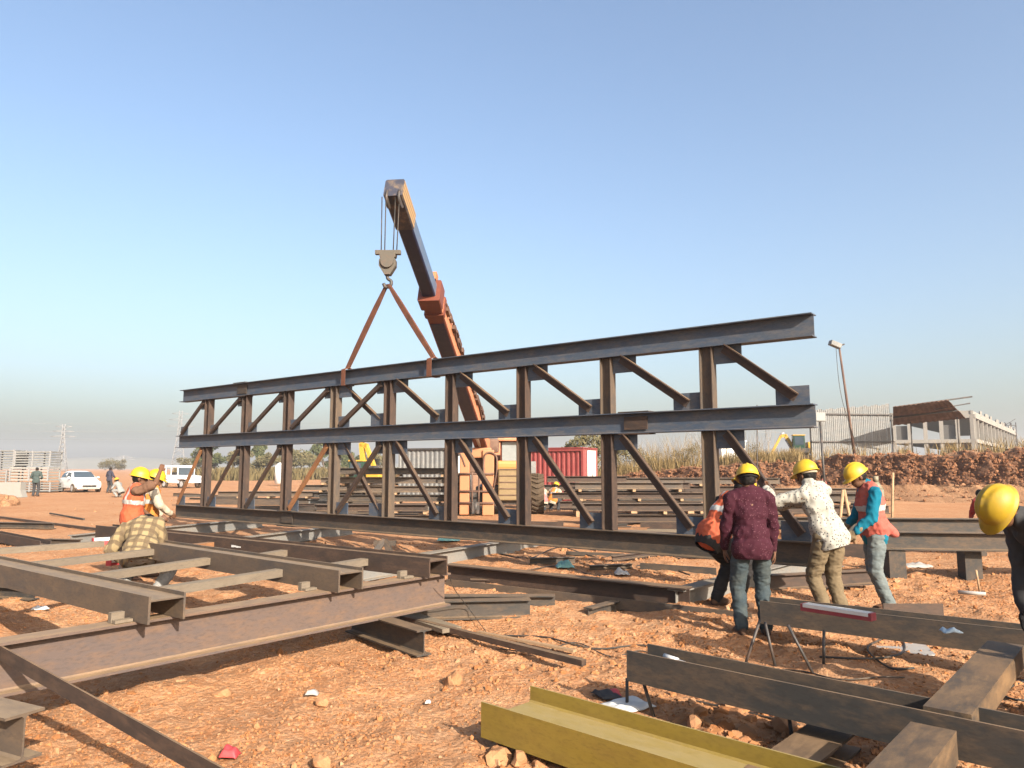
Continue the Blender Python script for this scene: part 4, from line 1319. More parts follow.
    if outfit.get('glove'):
        for i in (0, 1):
            B = Body()
            fd = (W[i] - E[i]).normalized()
            hand(B, W[i], fd, V(palms[i]) if palms else -sr * (-1 if i == 0 else 1), (1 if i == 0 else -1), curl[i], 1.06, .006)
            B.cap(W[i] - fd * .07, W[i], .046, .036)
            link('glove', B.mesh('glove', .0075, 2, .004, 25, seed=seed), outfit['glove'], root, smooth=True)
    return root

STAND = dict(pel=(0, 0, .93), chest=(0, .0, 1.40), head=(0, .02, 1.565), face=(0, 1, -.05))
def at_feet(px, py):
    p = P(px, py, 0.0)
    return (p.x, p.y, gz(p.x, p.y))
def at_depth(px, Y):
    x = (px - 512.0) / F * Y * _c
    return (x, Y, gz(x, Y))

# --- the five by the near end of the truss
person('standing worker seen from behind in a maroon dotted shirt and jeans', at_feet(755, 645), -4, (0, 0, .93), (.0, .03, 1.40), (.0, .06, 1.555), (.12, 1, -.25),
       (-.24, .16, .80), (.25, .10, .84), (-.12, .02, .085), (.13, .06, .085), dict(trousers=M['jeans'], shirt=M['maroon'], hem=.12), k=.935, vox=.010, seed=2,
       eh=((-1, -.9, 0), (1, -.9, 0)))
p2 = at_depth(826, 7.45)
person('worker in a white dotted shirt and khaki trousers leaning to the left', p2, 24, (.0, 0, .92), (-.07, .14, 1.37), (-.06, .22, 1.525), (-.1, 1, -.2),
       (-.34, .52, 1.38), (-.10, .60, 1.18), (-.07, .0, .085), (.09, -.05, .085), dict(trousers=M['khaki'], shirt=M['whitedots'], hem=.10, bandmat=M['cream']), k=.95, vox=.010, seed=5,
       eh=((-1, 0, -.7), (.6, -.2, -1)), curl=(.9, .9), syaw=0)
p3 = at_depth(876, 8.75)
person('worker in a teal shirt and coral vest looking down, side on', p3, 84, (.0, .06, .93), (.0, .10, 1.40), (.0, .22, 1.55), (-.1, 1, -.50),
       (-.20, .34, .93), (.20, .34, .92), (-.09, -.04, .085), (.10, -.10, .085), dict(trousers=M['jeans_light'], shirt=M['teal'], vest=M['vest_coral'], glove=M['glove'], vflap=((-.05, -.20, -.02),), braces=False), k=1.0, vox=.010, seed=8,
       eh=((-.5, -1, -.2), (.5, -1, -.2)), curl=(.9, .8))
p4 = at_depth(722, 8.7)
person('worker in an orange vest bending low at the bottom chord', p4, -68, (-.0, -.16, .76), (.0, .14, 1.14), (.0, .28, 1.27), (.1, .9, -.4),
       (-.18, .46, .66), (.18, .46, .62), (-.13, -.02, .085), (.13, .06, .085), dict(trousers=M['darkcloth'], shirt=M['darkcloth'], vest=M['vest_orange'], glove=M['glove'], vhem=.19), k=1.06, vox=.011, seed=11,
       eh=((-1, -.3, 0), (1, -.3, 0)), headup=(0, .2, 1), curl=(.9, .9))
# --- the welder bending at the right edge
pw_ = Q(1001, 505, 4.75)
wl = (pw_.x + .53, 4.80, gz(pw_.x + .5, 4.8))
person('welder in dark clothes bending over with a yellow helmet at the right edge', wl, 82, (.0, -.10, .86), (-.02, .30, 1.21), (-.04, .47, 1.31), (-.05, .55, -.85),
       (-.20, .22, .60), (.14, .28, .58), (-.16, -.05, .085), (.16, .05, .085), dict(trousers=M['darkcloth'], shirt=M['charcoal'], glove=M['darkcloth'], bandmat=M['black'], hcol=M['helmet_shaded']), k=1.02, vox=.010, seed=14,
       eh=((-1, -.4, .1), (1, -.4, .1)), headup=(-.45, .90, .45), curl=(.9, .9))
p5 = at_depth(984, 15.2)
person('crouching worker in a coral vest half hidden behind the bending welder', p5, 0, (0, -.05, .66), (0, .14, 1.06), (0, .24, 1.19), (0, 1, -.2),
       (-.1, .50, .6), (.1, .50, .6), (-.12, -.02, .085), (.14, .12, .085), dict(trousers=M['darkcloth'], shirt=M['redshirt'], vest=M['vest_coral'], helmet=False), vox=.014, seed=17, k=.86)

# --- the three at the left truss
pa_ = at_depth(134, 11.0)
person('worker in a red vest raising his arm, yellow helmet, behind the plaid shirt', pa_, -62, (0, 0, .93), (.0, .05, 1.38), (.0, .09, 1.54), (.05, 1, -.1),
       (-.22, .22, 1.0), (.10, .36, 1.66), (-.12, .0, .085), (.12, .02, .085), dict(trousers=M['charcoal'], shirt=M['brownshirt'], vest=M['vest_orange'], sleeve=0.0), k=.97, vox=.013, seed=20,
       eh=((-1, -.4, -.2), (1, .2, -.8)))
pb_ = at_depth(150, 12.0)
person('worker in an amber vest and yellow helmet beside the raised arm', pb_, -55, (0, 0, .93), (.0, .05, 1.38), (.0, .10, 1.54), (.1, 1, -.25),
       (-.24, .25, .95), (.24, .30, 1.0), (-.12, .0, .085), (.12, .02, .085), dict(trousers=M['darkcloth'], shirt=M['cream'], vest=M['vest_yellow']), k=.985, vox=.013, seed=23,
       eh=((-1, -.4, -.2), (1, -.3, -.4)))
pc_ = at_depth(142, 9.1)
person('worker in a yellow and brown plaid shirt stooping over the flat truss', pc_, 6, (.05, -.06, .62), (-.03, .20, .92), (-.04, .38, .90), (0, .75, -.65),
       (-.25, .26, .50), (.14, .44, .50), (-.14, -.02, .085), (.16, .02, .085), dict(trousers=M['greycloth'], shirt=M['plaid'], helmet=False, hem=.10), k=1.06, vox=.012, seed=26,
       eh=((-.6, -1, .1), (.3, -1, .1)), kh=((-.4, 1, .2), (.4, 1, .2)))

# --- far figures
def far(label, px, Y, yaw, crouch, of, seed, group=None, zoff=0.0, k=1.0):
    p = at_depth(px, Y)
    p = (p[0], p[1], p[2] + zoff)
    if crouch:
        return person(label, p, yaw, (0, -.1, .40), (0, .16, .80), (0, .26, .95), (0, 1, -.3), (-.18, .50, .45), (.18, .50, .45), (-.14, .05, .085), (.14, .12, .085), of, group, k, .02, seed)
    return person(label, p, yaw, (0, 0, .93), (0, .02, 1.40), (0, .05, 1.56), (0, 1, -.2), (-.2, .25, 1.05), (.2, .25, 1.05), (-.11, 0, .085), (.11, .03, .085), of, group, k, .02, seed)
far('man in dark clothes standing before the steel racks at far left', 37, 43.5, 10, False, dict(trousers=M['charcoal'], shirt=M['greenshirt'], helmet=False), 31)
far('man in dark clothes standing on open soil right of the white car', 110, 50, -20, False, dict(trousers=M['charcoal'], shirt=M['navyshirt'], helmet=False), 33)
far('crouching man in a pale shirt on the open soil near the white car', 121, 42, 70, True, dict(trousers=M['greycloth'], shirt=M['greycloth'], hcol=M['helmet']), 35)
far('crouching worker in a pink vest right of the crane wheel', 542, 28.0, 20, True, dict(trousers=M['charcoal'], shirt=M['cream'], vest=M['vest_pink'], helmet=False), 37)
far('crouching worker in an amber vest and yellow helmet right of the crane', 553, 28.6, -30, True, dict(trousers=M['charcoal'], shirt=M['cream'], vest=M['vest_yellow']), 39)
far('worker in a red vest standing far behind the white dotted shirt', 823, 29, 60, False, dict(trousers=M['charcoal'], shirt=M['cream'], vest=M['vest_coral'], helmet=False), 41, k=.80)

# ================================================================== SLINGS AND CRANE
hook = Q(388, 283, 14.60)
def strap(label, s):
    "flat webbing loop from the hook round the top chord"
    c = tp(s, ZT)
    w, hb = 0.055, CB / 2 + .016
    t_ = c + Z * (CH + .05)
    bm = bmesh.new()
    o0 = c
    def ribbon(pts, outs, hws, th):
        rows = []
        for p, out, hw in zip(pts, outs, hws):
            a, b = p - TD * hw, p + TD * hw
            rows.append([bm.verts.new(q - o0) for q in (a, b, b + out * th, a + out * th)])
        for r0, r1 in zip(rows[:-1], rows[1:]):
            for k in range(4): bm.faces.new((r0[k], r0[(k + 1) % 4], r1[(k + 1) % 4], r1[k]))
        bm.faces.new(rows[0]); bm.faces.new(rows[-1][::-1])
    # doubled webbing from the hook to the choke point, then once round the chord
    mid = [hook.lerp(t_, u) for u in (0.02, .25, .5, .75, 1.0)]
    ribbon([p + TN * .012 for p in mid], [TN] * 5, [.03, .065, .075, .07, .05], .022)
    ribbon([p - TN * .02 for p in mid], [TN] * 5, [.03, .055, .06, .06, .05], .012)
    e_ = CB / 2 + .006
    loop = [t_, c + TN * e_ + Z * (CH + .006), c + TN * e_ - Z * .006, c - TN * e_ - Z * .006, c - TN * e_ + Z * (CH + .006), t_]
    ribbon(loop, [Z, (TN + Z).normalized(), (TN - Z).normalized(), (-TN - Z).normalized(), (-TN + Z).normalized(), Z], [.05, .06, .06, .06, .06, .05], .012)
    return props(link('lifting_sling', bm, M['sling'], None, T(o0)), label, 'sling', 'slings carrying the truss')
strap('left leg of the orange brown lifting strap round the top chord', 0.418)
strap('right leg of the orange brown lifting strap, nearer the boom', 0.572)

cr_y = 26.0
cx = Q(497, 480, cr_y).x
crane = thing('mobile_crane', (cx, cr_y + 1.5, 0), 'orange and yellow mobile crane behind the truss with its boom raised over it', 'crane')
tip = Q(397, 196, 14.95)
base = Q(481, 440, 26.0)
bd = (base - tip).normalized()
pivot = base + bd * 2.6
MB_, BL = frame(tip, pivot)           # local x runs from tip down to pivot, z up
def boom_part(name, x0, x1, w, h, mats, parent=crane, z0=0.0, faces=None):
    bm = bmesh.new()
    pr = [(-w / 2 + .03, -h / 2), (w / 2 - .03, -h / 2), (w / 2, -h / 2 + .03), (w / 2, h / 2 - .03), (w / 2 - .03, h / 2), (-w / 2 + .03, h / 2), (-w / 2, h / 2 - .03), (-w / 2, -h / 2 + .03)]
    prism(bm, [(y, z + z0) for y, z in pr], x0, x1)
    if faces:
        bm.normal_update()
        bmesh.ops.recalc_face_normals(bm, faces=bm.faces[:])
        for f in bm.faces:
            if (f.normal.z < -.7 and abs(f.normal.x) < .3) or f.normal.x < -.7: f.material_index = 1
    return link(name, bm, mats, parent, MB_)
L1 = (Q(428, 283, 18.2) - tip).length
boom_part('boom_inner', 0.25, L1 + .3, .34, .38, [M['boomsteel'], M['boomblue_shade']], faces=True)  # shade painted in: darker blue on the underside and tip end
b2 = boom_part('boom_outer', L1, BL + .2, .46, .52, [M['orange'], M['boomred']], faces=True)  # darker red on the underside is its shade put into the colour
col = boom_part('collar', L1 - .12, L1 + .30, .56, .62, [M['boomred']], b2)
col2 = boom_part('collar', L1 + .55, L1 + .70, .52, .58, [M['boomred']], b2)
# sheave bracket on the collar
bm = bmesh.new(); box(bm, (L1 - .1, 0, .40), (.22, .30, .22)); link('rope_guide', bm, M['peach'], b2, MB_)
# hoses and fittings along the upper side
bm = bmesh.new()
r_ = random.Random(3)
for k in range(16):
    x = L1 + .9 + k * .42
    box(bm, (x, -.26, .02 + .2 * r_.random()), (.16 + .24 * r_.random(), .06 + .10 * r_.random(), .06 + .14 * r_.random()))
tube(bm, [Vector((L1 + .6 + i * .5, -.27 + .02 * math.sin(i * 2.1), .12 + .08 * math.sin(i * 1.3))) for i in range(15)], .03, 6)
tube(bm, [Vector((L1 + .6 + i * .5, -.12 + .03 * math.sin(i * 1.7), .30 + .04 * math.sin(i * 2.3))) for i in range(15)], .03, 6)
link('boom_hoses', bm, M['awning'], b2, MB_)
bm = bmesh.new(); box(bm, (L1 + .75 + (BL - L1) * .27, 0, -.268), ((BL - L1) * .50, .36, .012)); link('boom_underside_shade', bm, M['boomblue_shade'], b2, MB_)  # added thin strip, navy to deepen the painted shade underneath
# boom head with stripes
hd = boom_part('boom_head', -.25, .80, .41, .45, [M['headstripe'], M['headdark']], faces=True)  # underside and tip face of the head take the darker colour
bm = bmesh.new()
for y in (-.13, .13): disc(bm, (-.10, y, -.18), (0, 1, 0), .19, .05, 18)
link('sheave', bm, M['darkmetal'], hd, MB_)
# hoist ropes
hb_top = Q(388, 258, 14.60)
tipx = hb_top.x
for k, dx in enumerate((-.14, -.07, .10, .17)):
    a = Vector((tipx + dx, 14.60, hb_top.z)); b = Vector((tipx + dx * 1.15, 14.68, tip.z - .12))
    bm = bmesh.new(); tube(bm, [a - crane.location, b - crane.location], .012, 6)
    link('rope', bm, M['cable'], crane)
a = MB_ @ Vector((-.1, .1, .30)); b = MB_ @ Vector((L1 - .05, .1, .50))
bm = bmesh.new(); tube(bm, [a - crane.location, b - crane.location], .014, 6); link('rope', bm, M['cable'], crane)
# hook block
hbM = T(tipx, 14.60, hook.z)
bm = bmesh.new()
poly(bm, [(-.06, .16), (.06, .16), (.17, .34), (.17, .46), (.10, .56), (-.10, .56), (-.17, .46), (-.17, .34)], .18)
for y in (-.12, .12): disc(bm, (0, y, .42), (0, 1, 0), .13, .04, 16)
hkb = link('hook_block', bm, M['hookblock'], crane, hbM)
bm = bmesh.new(); box(bm, (0, 0, .63), (.52, .10, .09), bev=.01); box(bm, (0, 0, .56), (.32, .16, .08))
link('block_yoke', bm, M['hookblock'], hkb, hbM)
bm = bmesh.new()
tube(bm, smooth_path([Vector((0, 0, .22)), Vector((0, 0, .10)), Vector((.075, 0, .03)), Vector((.05, 0, -.07)), Vector((-.04, 0, -.08)), Vector((-.08, 0, -.01))], 5), .035, 8)
link('hook', bm, M['darkmetal'], hkb, hbM)
# carrier: everything relative to the crane root at (cx, 27.5)
def cb(name, boxes, mat, parent=crane, bev=.02):
    bm = bmesh.new()
    for c, d in boxes: box(bm, c, d, bev=bev)
    return link(name, bm, mat, parent)
w0 = 0
cb('chassis', [((0, 1.4, .75), (1.5, 5.4, .5)), ((0.1, -1.2, .62), (2.2, .25, .5))], M['darkmetal'])
cb('front_column', [((-1.12, -1.55, 1.15), (.34, .30, 2.2))], M['peach'], bev=.03)
cb('front_column', [((-.30, -1.55, 1.15), (.40, .30, 2.25))], M['peach'], bev=.03)
cb('front_plate', [((-.70, -1.45, 2.18), (1.0, .30, .36))], M['peach'], bev=.05)
cb('winch', [((-.75, -1.0, 1.9), (.8, .5, .9)), ((-.2, -.7, 2.45), (.5, .5, .5))], M['awning'], bev=.08)
bm = bmesh.new()
for z in (.45, .85, 1.45): tube(bm, [(-1.3, -1.75, z), (-.10, -1.75, z)], .035, 8)
for x in (-.85, -.62): tube(bm, [(x, -1.76, .15), (x, -1.76, 1.5)], .03, 8)
tube(bm, smooth_path([(-.1, -1.74, 1.0), (.0, -1.76, 1.6), (-.05, -1.74, 2.1), (-.42, -1.74, 2.1), (-.45, -1.74, 1.3)], 6), .03, 6)
tube(bm, smooth_path([(-1.34, -1.7, 1.4), (-1.45, -1.72, 1.9), (-1.30, -1.7, 2.15), (-1.1, -1.7, 1.7)], 6), .03, 6)
link('guard_rods', bm, M['awning'], crane)
bm = bmesh.new(); box(bm, (-.72, -1.80, .30), (.26, .2, .4)); tube(bm, [(-.72, -1.85, .5), (-.72, -1.85, .1)], .07, 8); link('tow_hook', bm, M['darkmetal'], crane)
gr = cb('engine_cover', [((.62, -1.30, 1.08), (1.15, .5, 1.10))], M['tan'], bev=.05)
bm = bmesh.new()
for k in range(5): box(bm, (.62, -1.565, .72 + .22 * k), (1.05, .03, .03))
link('grille_slat', bm, M['awning'], gr)
cb('hood', [((.55, -.95, 1.74), (1.2, 1.1, .34))], M['orange2'], bev=.12)
cab = cb('cab', [((.62, .35, 2.12), (1.05, 1.5, 1.0))], M['boomred'], bev=.04)
bm = bmesh.new(); box(bm, (.62, -.42, 2.24), (.92, .03, .70)); box(bm, (1.16, .30, 2.24), (.03, 1.2, .78)); link('window', bm, M['cabglass'], cab)
bm = bmesh.new(); box(bm, (.62, .25, 2.68), (1.25, 1.9, .12), bev=.04); link('roof', bm, M['orange'], cab)
bm = bmesh.new(); tube(bm, [(.80, -.45, 1.95), (1.0, -.46, 2.55)], .03, 6); link('wiper', bm, M['white'], cab)
def wheel(name, x, y, r, w, parent, hubm):
    bm = bmesh.new()
    disc(bm, (0, 0, 0), (1, 0, 0), r * .93, w, 28)
    for k in range(22):
        a = k / 22 * 6.2832
        for sgn in (-1, 1):
            Mx = Matrix.Rotation(a, 4, 'X') @ T(sgn * w * .24, 0, r * .95) @ Matrix.Rotation(sgn * .5, 4, 'Z')
            box(bm, (0, 0, 0), (w * .52, .07, r * .10), Mx)
    o = link(name, bm, M['tyre'], parent, T(parent.location + Vector((x, y, r))))
    bm = bmesh.new(); disc(bm, (0, 0, 0), (1, 0, 0), r * .5, w + .04, 20); link('hub', bm, hubm, o)
    return o
for x, y in ((1.42, -.75), (-1.42, -.75), (1.42, 2.9), (-1.42, 2.9)): wheel('wheel', x, y, .72, .46, crane, M['peach'])
cb('turret', [((0, 2.2, 1.5), (1.3, 1.8, 1.3)), ((-.05, 3.0, 2.2), (.9, 1.2, 1.1))], M['orange'], bev=.05)
pl = pivot - crane.location
bm = bmesh.new(); disc(bm, pl, (1, 0, 0), .22, 1.0, 18); link('boom_pin', bm, M['darkmetal'], crane)
bm = bmesh.new()
mid = MB_ @ Vector((BL - 4.4, 0, -.28)) - crane.location
tube(bm, [Vector((-.3, 1.2, 1.4)), Vector((-.3, 1.2, 1.4)).lerp(mid, .55)], .13, 14); link('lift_cylinder', bm, M['darkmetal'], crane)
bm = bmesh.new(); tube(bm, [Vector((-.3, 1.2, 1.4)).lerp(mid, .5), mid], .07, 12); link('lift_ram', bm, M['chrome'], crane)

# ================================================================== YARD STACKS BEHIND THE TRUSS
def section_bm(L, H, B):
    bm = bmesh.new(); prism(bm, prof_I(H, B, .012, .016), 0, L)
    return bm
def stack(where, Y, pl_, pr_, tops, seed, mats, tilt=0.0, H=.24, timber=True, z0=.12, rows=2):
    """layers of beams lying across the view on packers; tops = number of layers; each beam a thing of its own.
    where = phrase placing the stack"""
    r = random.Random(seed)
    xl, xr = (pl_ - 512) / F * Y * _c, (pr_ - 512) / F * Y * _c
    names = ['lowest', 'second', 'third', 'fourth', 'top'] if tops == 5 else (['lowest', 'second', 'third', 'top'] if tops == 4 else (['lowest', 'middle', 'top'] if tops == 3 else ['lower', 'upper']))
    if tops == 1: names = ['only']
    z = z0
    g = gz((xl + xr) / 2, Y)
    for k in range(tops):
        for j in range(rows):
            a = Vector((xl + r.uniform(-.5, .7), Y + j * .42 + r.uniform(-.04, .04), g + z))
            b = Vector((xr - r.uniform(-.5, .8), Y + j * .42 + tilt + r.uniform(-.04, .04), g + z))
            o = bar('steel_beam', a, b, prof_I(H * r.uniform(.85, 1.0), .24, .012, .016), M[r.choice(mats)], base=True)
            pos = 'front' if j == 0 else ('back' if rows == 2 or j == 2 else 'middle')
            props(o, '%s beam of the %s layer in the stack %s' % (pos, names[k], where), 'steel beam', 'stacked beams ' + where)
        z += H
        if timber and k < tops - 1:
            n = 3 if xr - xl > 4 else 2
            for q in range(n):
                x = xl + (xr - xl) * (.14 + .72 * q / max(1, n - 1)) + r.uniform(-.2, .2)
                o = bar('packing_timber', (x, Y - .20, g + z + .004), (x, Y + rows * .42 - .1, g + z + .004), prof_R(.10, .075), M['wood'], base=True)
                props(o, '%s packer on %s layer, stack %s' % (('left', 'middle', 'right')[q if n == 3 else q * 2], names[k], where), 'timber', 'packing timbers ' + where)
            z += .083
# feet under each stack
def feet(where, Y, pxs, h=.12):
    for i, px in enumerate(pxs):
        x = (px - 512) / F * Y * _c
        o = bar('packing_block', (x, Y - .3, gz(x, Y) - .03), (x, Y + 1.0, gz(x, Y) - .03), prof_R(.2, h + .03), M['wood'], base=True)
        props(o, 'timber sleeper under the %s of the stack %s' % (('left end', 'middle', 'right end')[i], where), 'timber', 'sleepers ' + where)
DK = ['steel_dark', 'steel_mid', 'steel_mid', 'steel_grey']
stack('left of the crane', 27, 330, 462, 5, 1, DK, rows=2)
feet('left of the crane', 27, (340, 396, 450))
stack('far left of the crane', 31, 312, 380, 4, 2, DK, H=.22)
feet('far left of the crane', 31, (320, 346, 372))
stack('right of the crane', 25.5, 566, 700, 3, 3, ['steel_brown', 'steel_dark', 'steel_mid'], rows=3, z0=.30, H=.23)
feet('right of the crane', 25.5, (578, 632, 688), .30)
stack('below the dry grass', 28, 625, 775, 4, 4, ['steel_dark', 'steel_mid', 'steel_brown'], rows=2, H=.25)
feet('below the dry grass', 28, (634, 700, 765))
stack('behind the white dotted shirt', 20, 745, 868, 3, 5, ['steel_dark', 'steel_brown'], rows=2, H=.24)
feet('behind the white dotted shirt', 20, (752, 806, 858))
stack('just nearer, left of the crane', 22.5, 318, 440, 2, 6, ['steel_dark', 'steel_mid', 'steel_brown'], rows=2, H=.22, z0=.06)
stack('low under the grass bank', 22, 588, 740, 2, 7, ['steel_dark', 'steel_brown', 'steel_mid'], rows=2, H=.24, z0=.06)
stack('on open soil at left', 34, 228, 318, 2, 8, ['steel_dark', 'steel_mid'], rows=2, H=.24, z0=.04)
stack('behind the crane wheel', 30, 536, 640, 4, 9, ['steel_dark', 'steel_brown'], rows=1, H=.26, z0=.1)
stack('below the right bank', 27, 770, 872, 3, 10, ['steel_dark', 'steel_mid'], rows=1, H=.24, z0=.06)
# long flat steel lying low between truss and stacks
low = [(440, 560, 20.5, 'steel_brown'), (470, 640, 18.6, 'steel_rust'), (520, 700, 17.2, 'steel_brown'), (400, 470, 21.5, 'steel_mid'), (600, 760, 17.9, 'steel_sand'), (640, 740, 19.8, 'steel_brown'),
       (250, 330, 28, 'steel_dark'), (215, 300, 34, 'steel_mid'), (205, 262, 40, 'steel_dark'), (300, 420, 24.5, 'steel_mid'), (700, 800, 15.6, 'steel_rust'), (740, 850, 14.6, 'steel_brown')]
labs = ['brown beam lying flat just behind the truss below the crane', 'orange rusty beam lying flat behind the truss, right of the crane', 'brown beam lying flat behind the truss below the red container',
        'weathered beam on the soil left of the crane columns', 'sandy beam lying on the soil behind the truss under the grass bank', 'brown beam lying behind the sandy beam under the grass bank',
        'dark beam on the soil left of the stacks', 'weathered beam lying on open soil behind the far end of the truss', 'dark thin beam far off on the open soil near the jeep',
        'weathered beam lying in front of the stack left of the crane', 'orange rusty beam behind the near end of the truss', 'brown beam behind the workers at the near end of the truss']
for (l, r_, Y, m), lab in zip(low, labs):
    a = Vector(((l - 512) / F * Y * _c, Y, 0)); b = Vector(((r_ - 512) / F * Y * _c, Y - .8, 0))
    a.z, b.z = gz(a.x, a.y) + .0, gz(b.x, b.y) + .0
    o = bar('steel_beam', a, b, rot90(prof_I(.34, .24, .012, .016)), M[m], base=True)
    props(o, lab, 'steel beam')
rs_ = random.Random(77)
for i_ in range(22):
    px_, Y_ = rs_.uniform(168, 335), rs_.uniform(21.5, 44)
    if px_ < 190: Y_ = rs_.uniform(30, 44)
    p_ = at_depth(px_, Y_); a_ = rs_.uniform(-.5, .5); l_ = rs_.uniform(.6, 1.9)
    o = bar('steel_offcut', p_, (p_[0] + l_ * math.cos(a_), p_[1] + l_ * math.sin(a_), gz(p_[0] + l_ * math.cos(a_), p_[1] + l_ * math.sin(a_))), prof_I(rs_.uniform(.1, .2), .14, .012, .014), M[rs_.choice(['steel_dark', 'steel_brown', 'steel_mid'])], base=True)
    props(o, 'short dark steel offcut scattered on the open soil behind the far end of the truss', 'offcut', 'offcuts on the open soil')
for i_ in range(16):
    p_ = at_depth(rs_.uniform(455, 740), rs_.uniform(15.5, 21)); a_ = rs_.uniform(-.4, .4); l_ = rs_.uniform(.5, 1.6)
    o = bar('steel_offcut', p_, (p_[0] + l_ * math.cos(a_), p_[1] + l_ * math.sin(a_), gz(p_[0] + l_ * math.cos(a_), p_[1] + l_ * math.sin(a_))), prof_I(rs_.uniform(.1, .2), .14, .012, .014), M[rs_.choice(['steel_dark', 'steel_brown', 'steel_rust'])], base=True)
    props(o, 'short steel offcut lying between the truss and the stacks at right', 'offcut', 'offcuts between truss and stacks')
# timber easel and oxygen cylinder near the teal shirt
t = thing('timber_easel', at_depth(842, 16), 'small splayed timber easel behind the teal shirt', 'easel')
for a, b in (((-.18, 0, 0), (.0, 0, 1.15)), ((.20, 0, 0), (.02, 0, 1.15)), ((-.12, .0, .45), (.14, 0, .45))):
    bm = bmesh.new(); tube(bm, [a, b], .035, 6); link('strut', bm, M['wood'], t)
p = at_depth(875, 12.5)
bm = bmesh.new()
tube(bm, [(0, 0, 0), (0, 0, 1.28)], .115, 16); tube(bm, [(0, 0, 1.28), (0, 0, 1.40)], .115, 16, taper=.045); tube(bm, [(0, 0, 1.40), (0, 0, 1.50)], .045, 10)
props(link('gas_cylinder', bm, M['cylgreen'], None, T(p)), 'dusty green gas cylinder standing behind the teal shirt', 'gas cylinder')
p = at_depth(887, 15.5)
bm = bmesh.new(); tube(bm, [(0, 0, 0), (.12, 0, 1.5)], .025, 6)
props(link('peg', bm, M['wood'], None, T(p)), 'thin rusty stake leaning right of the gas cylinder', 'stake')

# ================================================================== BUILDINGS, CONTAINER, FENCES
def corrugated(bm, L, H, pitch, depth, M_=Matrix(), th=.004, mi=0):
    "sheet in local XZ with vertical ribs"
    n = int(L / pitch)
    prof = []
    for i in range(n):
        x = i * pitch
        prof += [(x, 0), (x + pitch * .35, 0), (x + pitch * .5, depth), (x + pitch * .85, depth)]
    prof.append((n * pitch, 0))
    f = [(x, y - th / 2) for x, y in prof]; bk = [(x, y + th / 2) for x, y in prof]
    lo = [bm.verts.new(M_ @ Vector((x, y, 0))) for x, y in f]; hi = [bm.verts.new(M_ @ Vector((x, y, H))) for x, y in f]
    lo2 = [bm.verts.new(M_ @ Vector((x, y, 0))) for x, y in bk]; hi2 = [bm.verts.new(M_ @ Vector((x, y, H))) for x, y in bk]
    for i in range(len(f) - 1):
        for q in ((lo[i], lo[i + 1], hi[i + 1], hi[i]), (lo2[i + 1], lo2[i], hi2[i], hi2[i + 1]), (hi[i], hi[i + 1], hi2[i + 1], hi2[i]), (lo[i + 1], lo[i], lo2[i], lo2[i + 1])):
            bm.faces.new(q).material_index = mi
# red container: long side faces the camera, door end to the right
ca, cb_, cc = Q(520, 490, 38.5), Q(583, 490, 37.0), Q(598, 490, 38.9)
ca.z = cb_.z = cc.z = 0
Mx, L = frame(ca, cb_)
t = thing('container', ca, 'red corrugated site container with a white door at its right end', 'container')
bm = bmesh.new(); corrugated(bm, L, 2.5, .26, .05, T(0, 0, .12)); link('side_wall', bm, M['red'], t, Mx)
My, L2 = frame(cb_, cc)
bm = bmesh.new(); corrugated(bm, L2 * .98, 2.5, .26, .05, T(0, 0, .12)); link('end_wall', bm, M['red'], t, My)
boxo('door', (L2 * .52, -.05, 1.38), (L2 * .52, .04, 2.3), M['white'], t, My)
bm = bmesh.new(); y_ = (cc - cb_).length
prism(bm, [(-.1, 2.62), (L2, 2.62), (L2, 2.68), (-.1, 2.68)], -.05, L + .05); link('roof', bm, M['red'], t, Mx)
bm = bmesh.new()
for x in (.02, L - .02): box(bm, (x, .0, 1.32), (.1, .1, 2.6))
box(bm, (L / 2, -.03, .09), (L, .1, .14)); box(bm, (L / 2, -.03, 2.55), (L, .08, .12)); link('frame', bm, M['red'], t, Mx)
bm = bmesh.new(); box(bm, (L2 * .52, -.085, 1.2), (.03, .04, .3)); link('handle', bm, M['darkmetal'], t, My)
# grey sheet fence left of the crane
fa, fb = Q(398, 490, 46), Q(474, 490, 44)
fa.z = fb.z = 0
Mx, L = frame(fa, fb)
t = thing('sheet_fence', fa, 'grey corrugated sheet fence behind the stack left of the crane', 'fence')
bm = bmesh.new(); corrugated(bm, L, 2.75, .32, .05); link('sheet_panel', bm, M['sheet'], t, Mx)
bm = bmesh.new(); box(bm, (L / 2, -.06, 2.80), (L + .2, .10, .10)); link('top_rail', bm, M['darkmetal'], t, Mx)
boxo('door', (L * .80, -.08, 1.2), (.62, .05, 2.3), M['white'], t, Mx)
# grey upright sheet left of the container
p = Q(530, 490, 34); p.z = 0
boxo_ = boxo('steel_plate', (0, 0, 1.0), (.55, .05, 1.9), M['galv'], None, T(p)); props(boxo_, 'grey plate standing upright between crane and red container', 'plate')
# white cabin on the bank
p = Q(730, 466, 62); p.z = 1.55
t = thing('site_cabin', p, 'plain white cabin on the bank behind the truss post', 'cabin')
boxo('wall', (0, 0, 1.1), (2.0, 2.4, 2.3), M['white'], t, T(p)); boxo('roof', (0, 0, 2.3), (2.15, 2.55, .1), M['white'], t, T(p))
p = Q(281, 472, 70); p.z = 0
t = thing('white_tank', p, 'small white tank standing far off among the scrub at left', 'tank')
bm = bmesh.new(); tube(bm, [(0, 0, .2), (0, 0, 1.9)], .55, 16); tube(bm, [(0, 0, 1.9), (0, 0, 2.15)], .55, 16, taper=.2); link('tank_body', bm, M['white'], t)

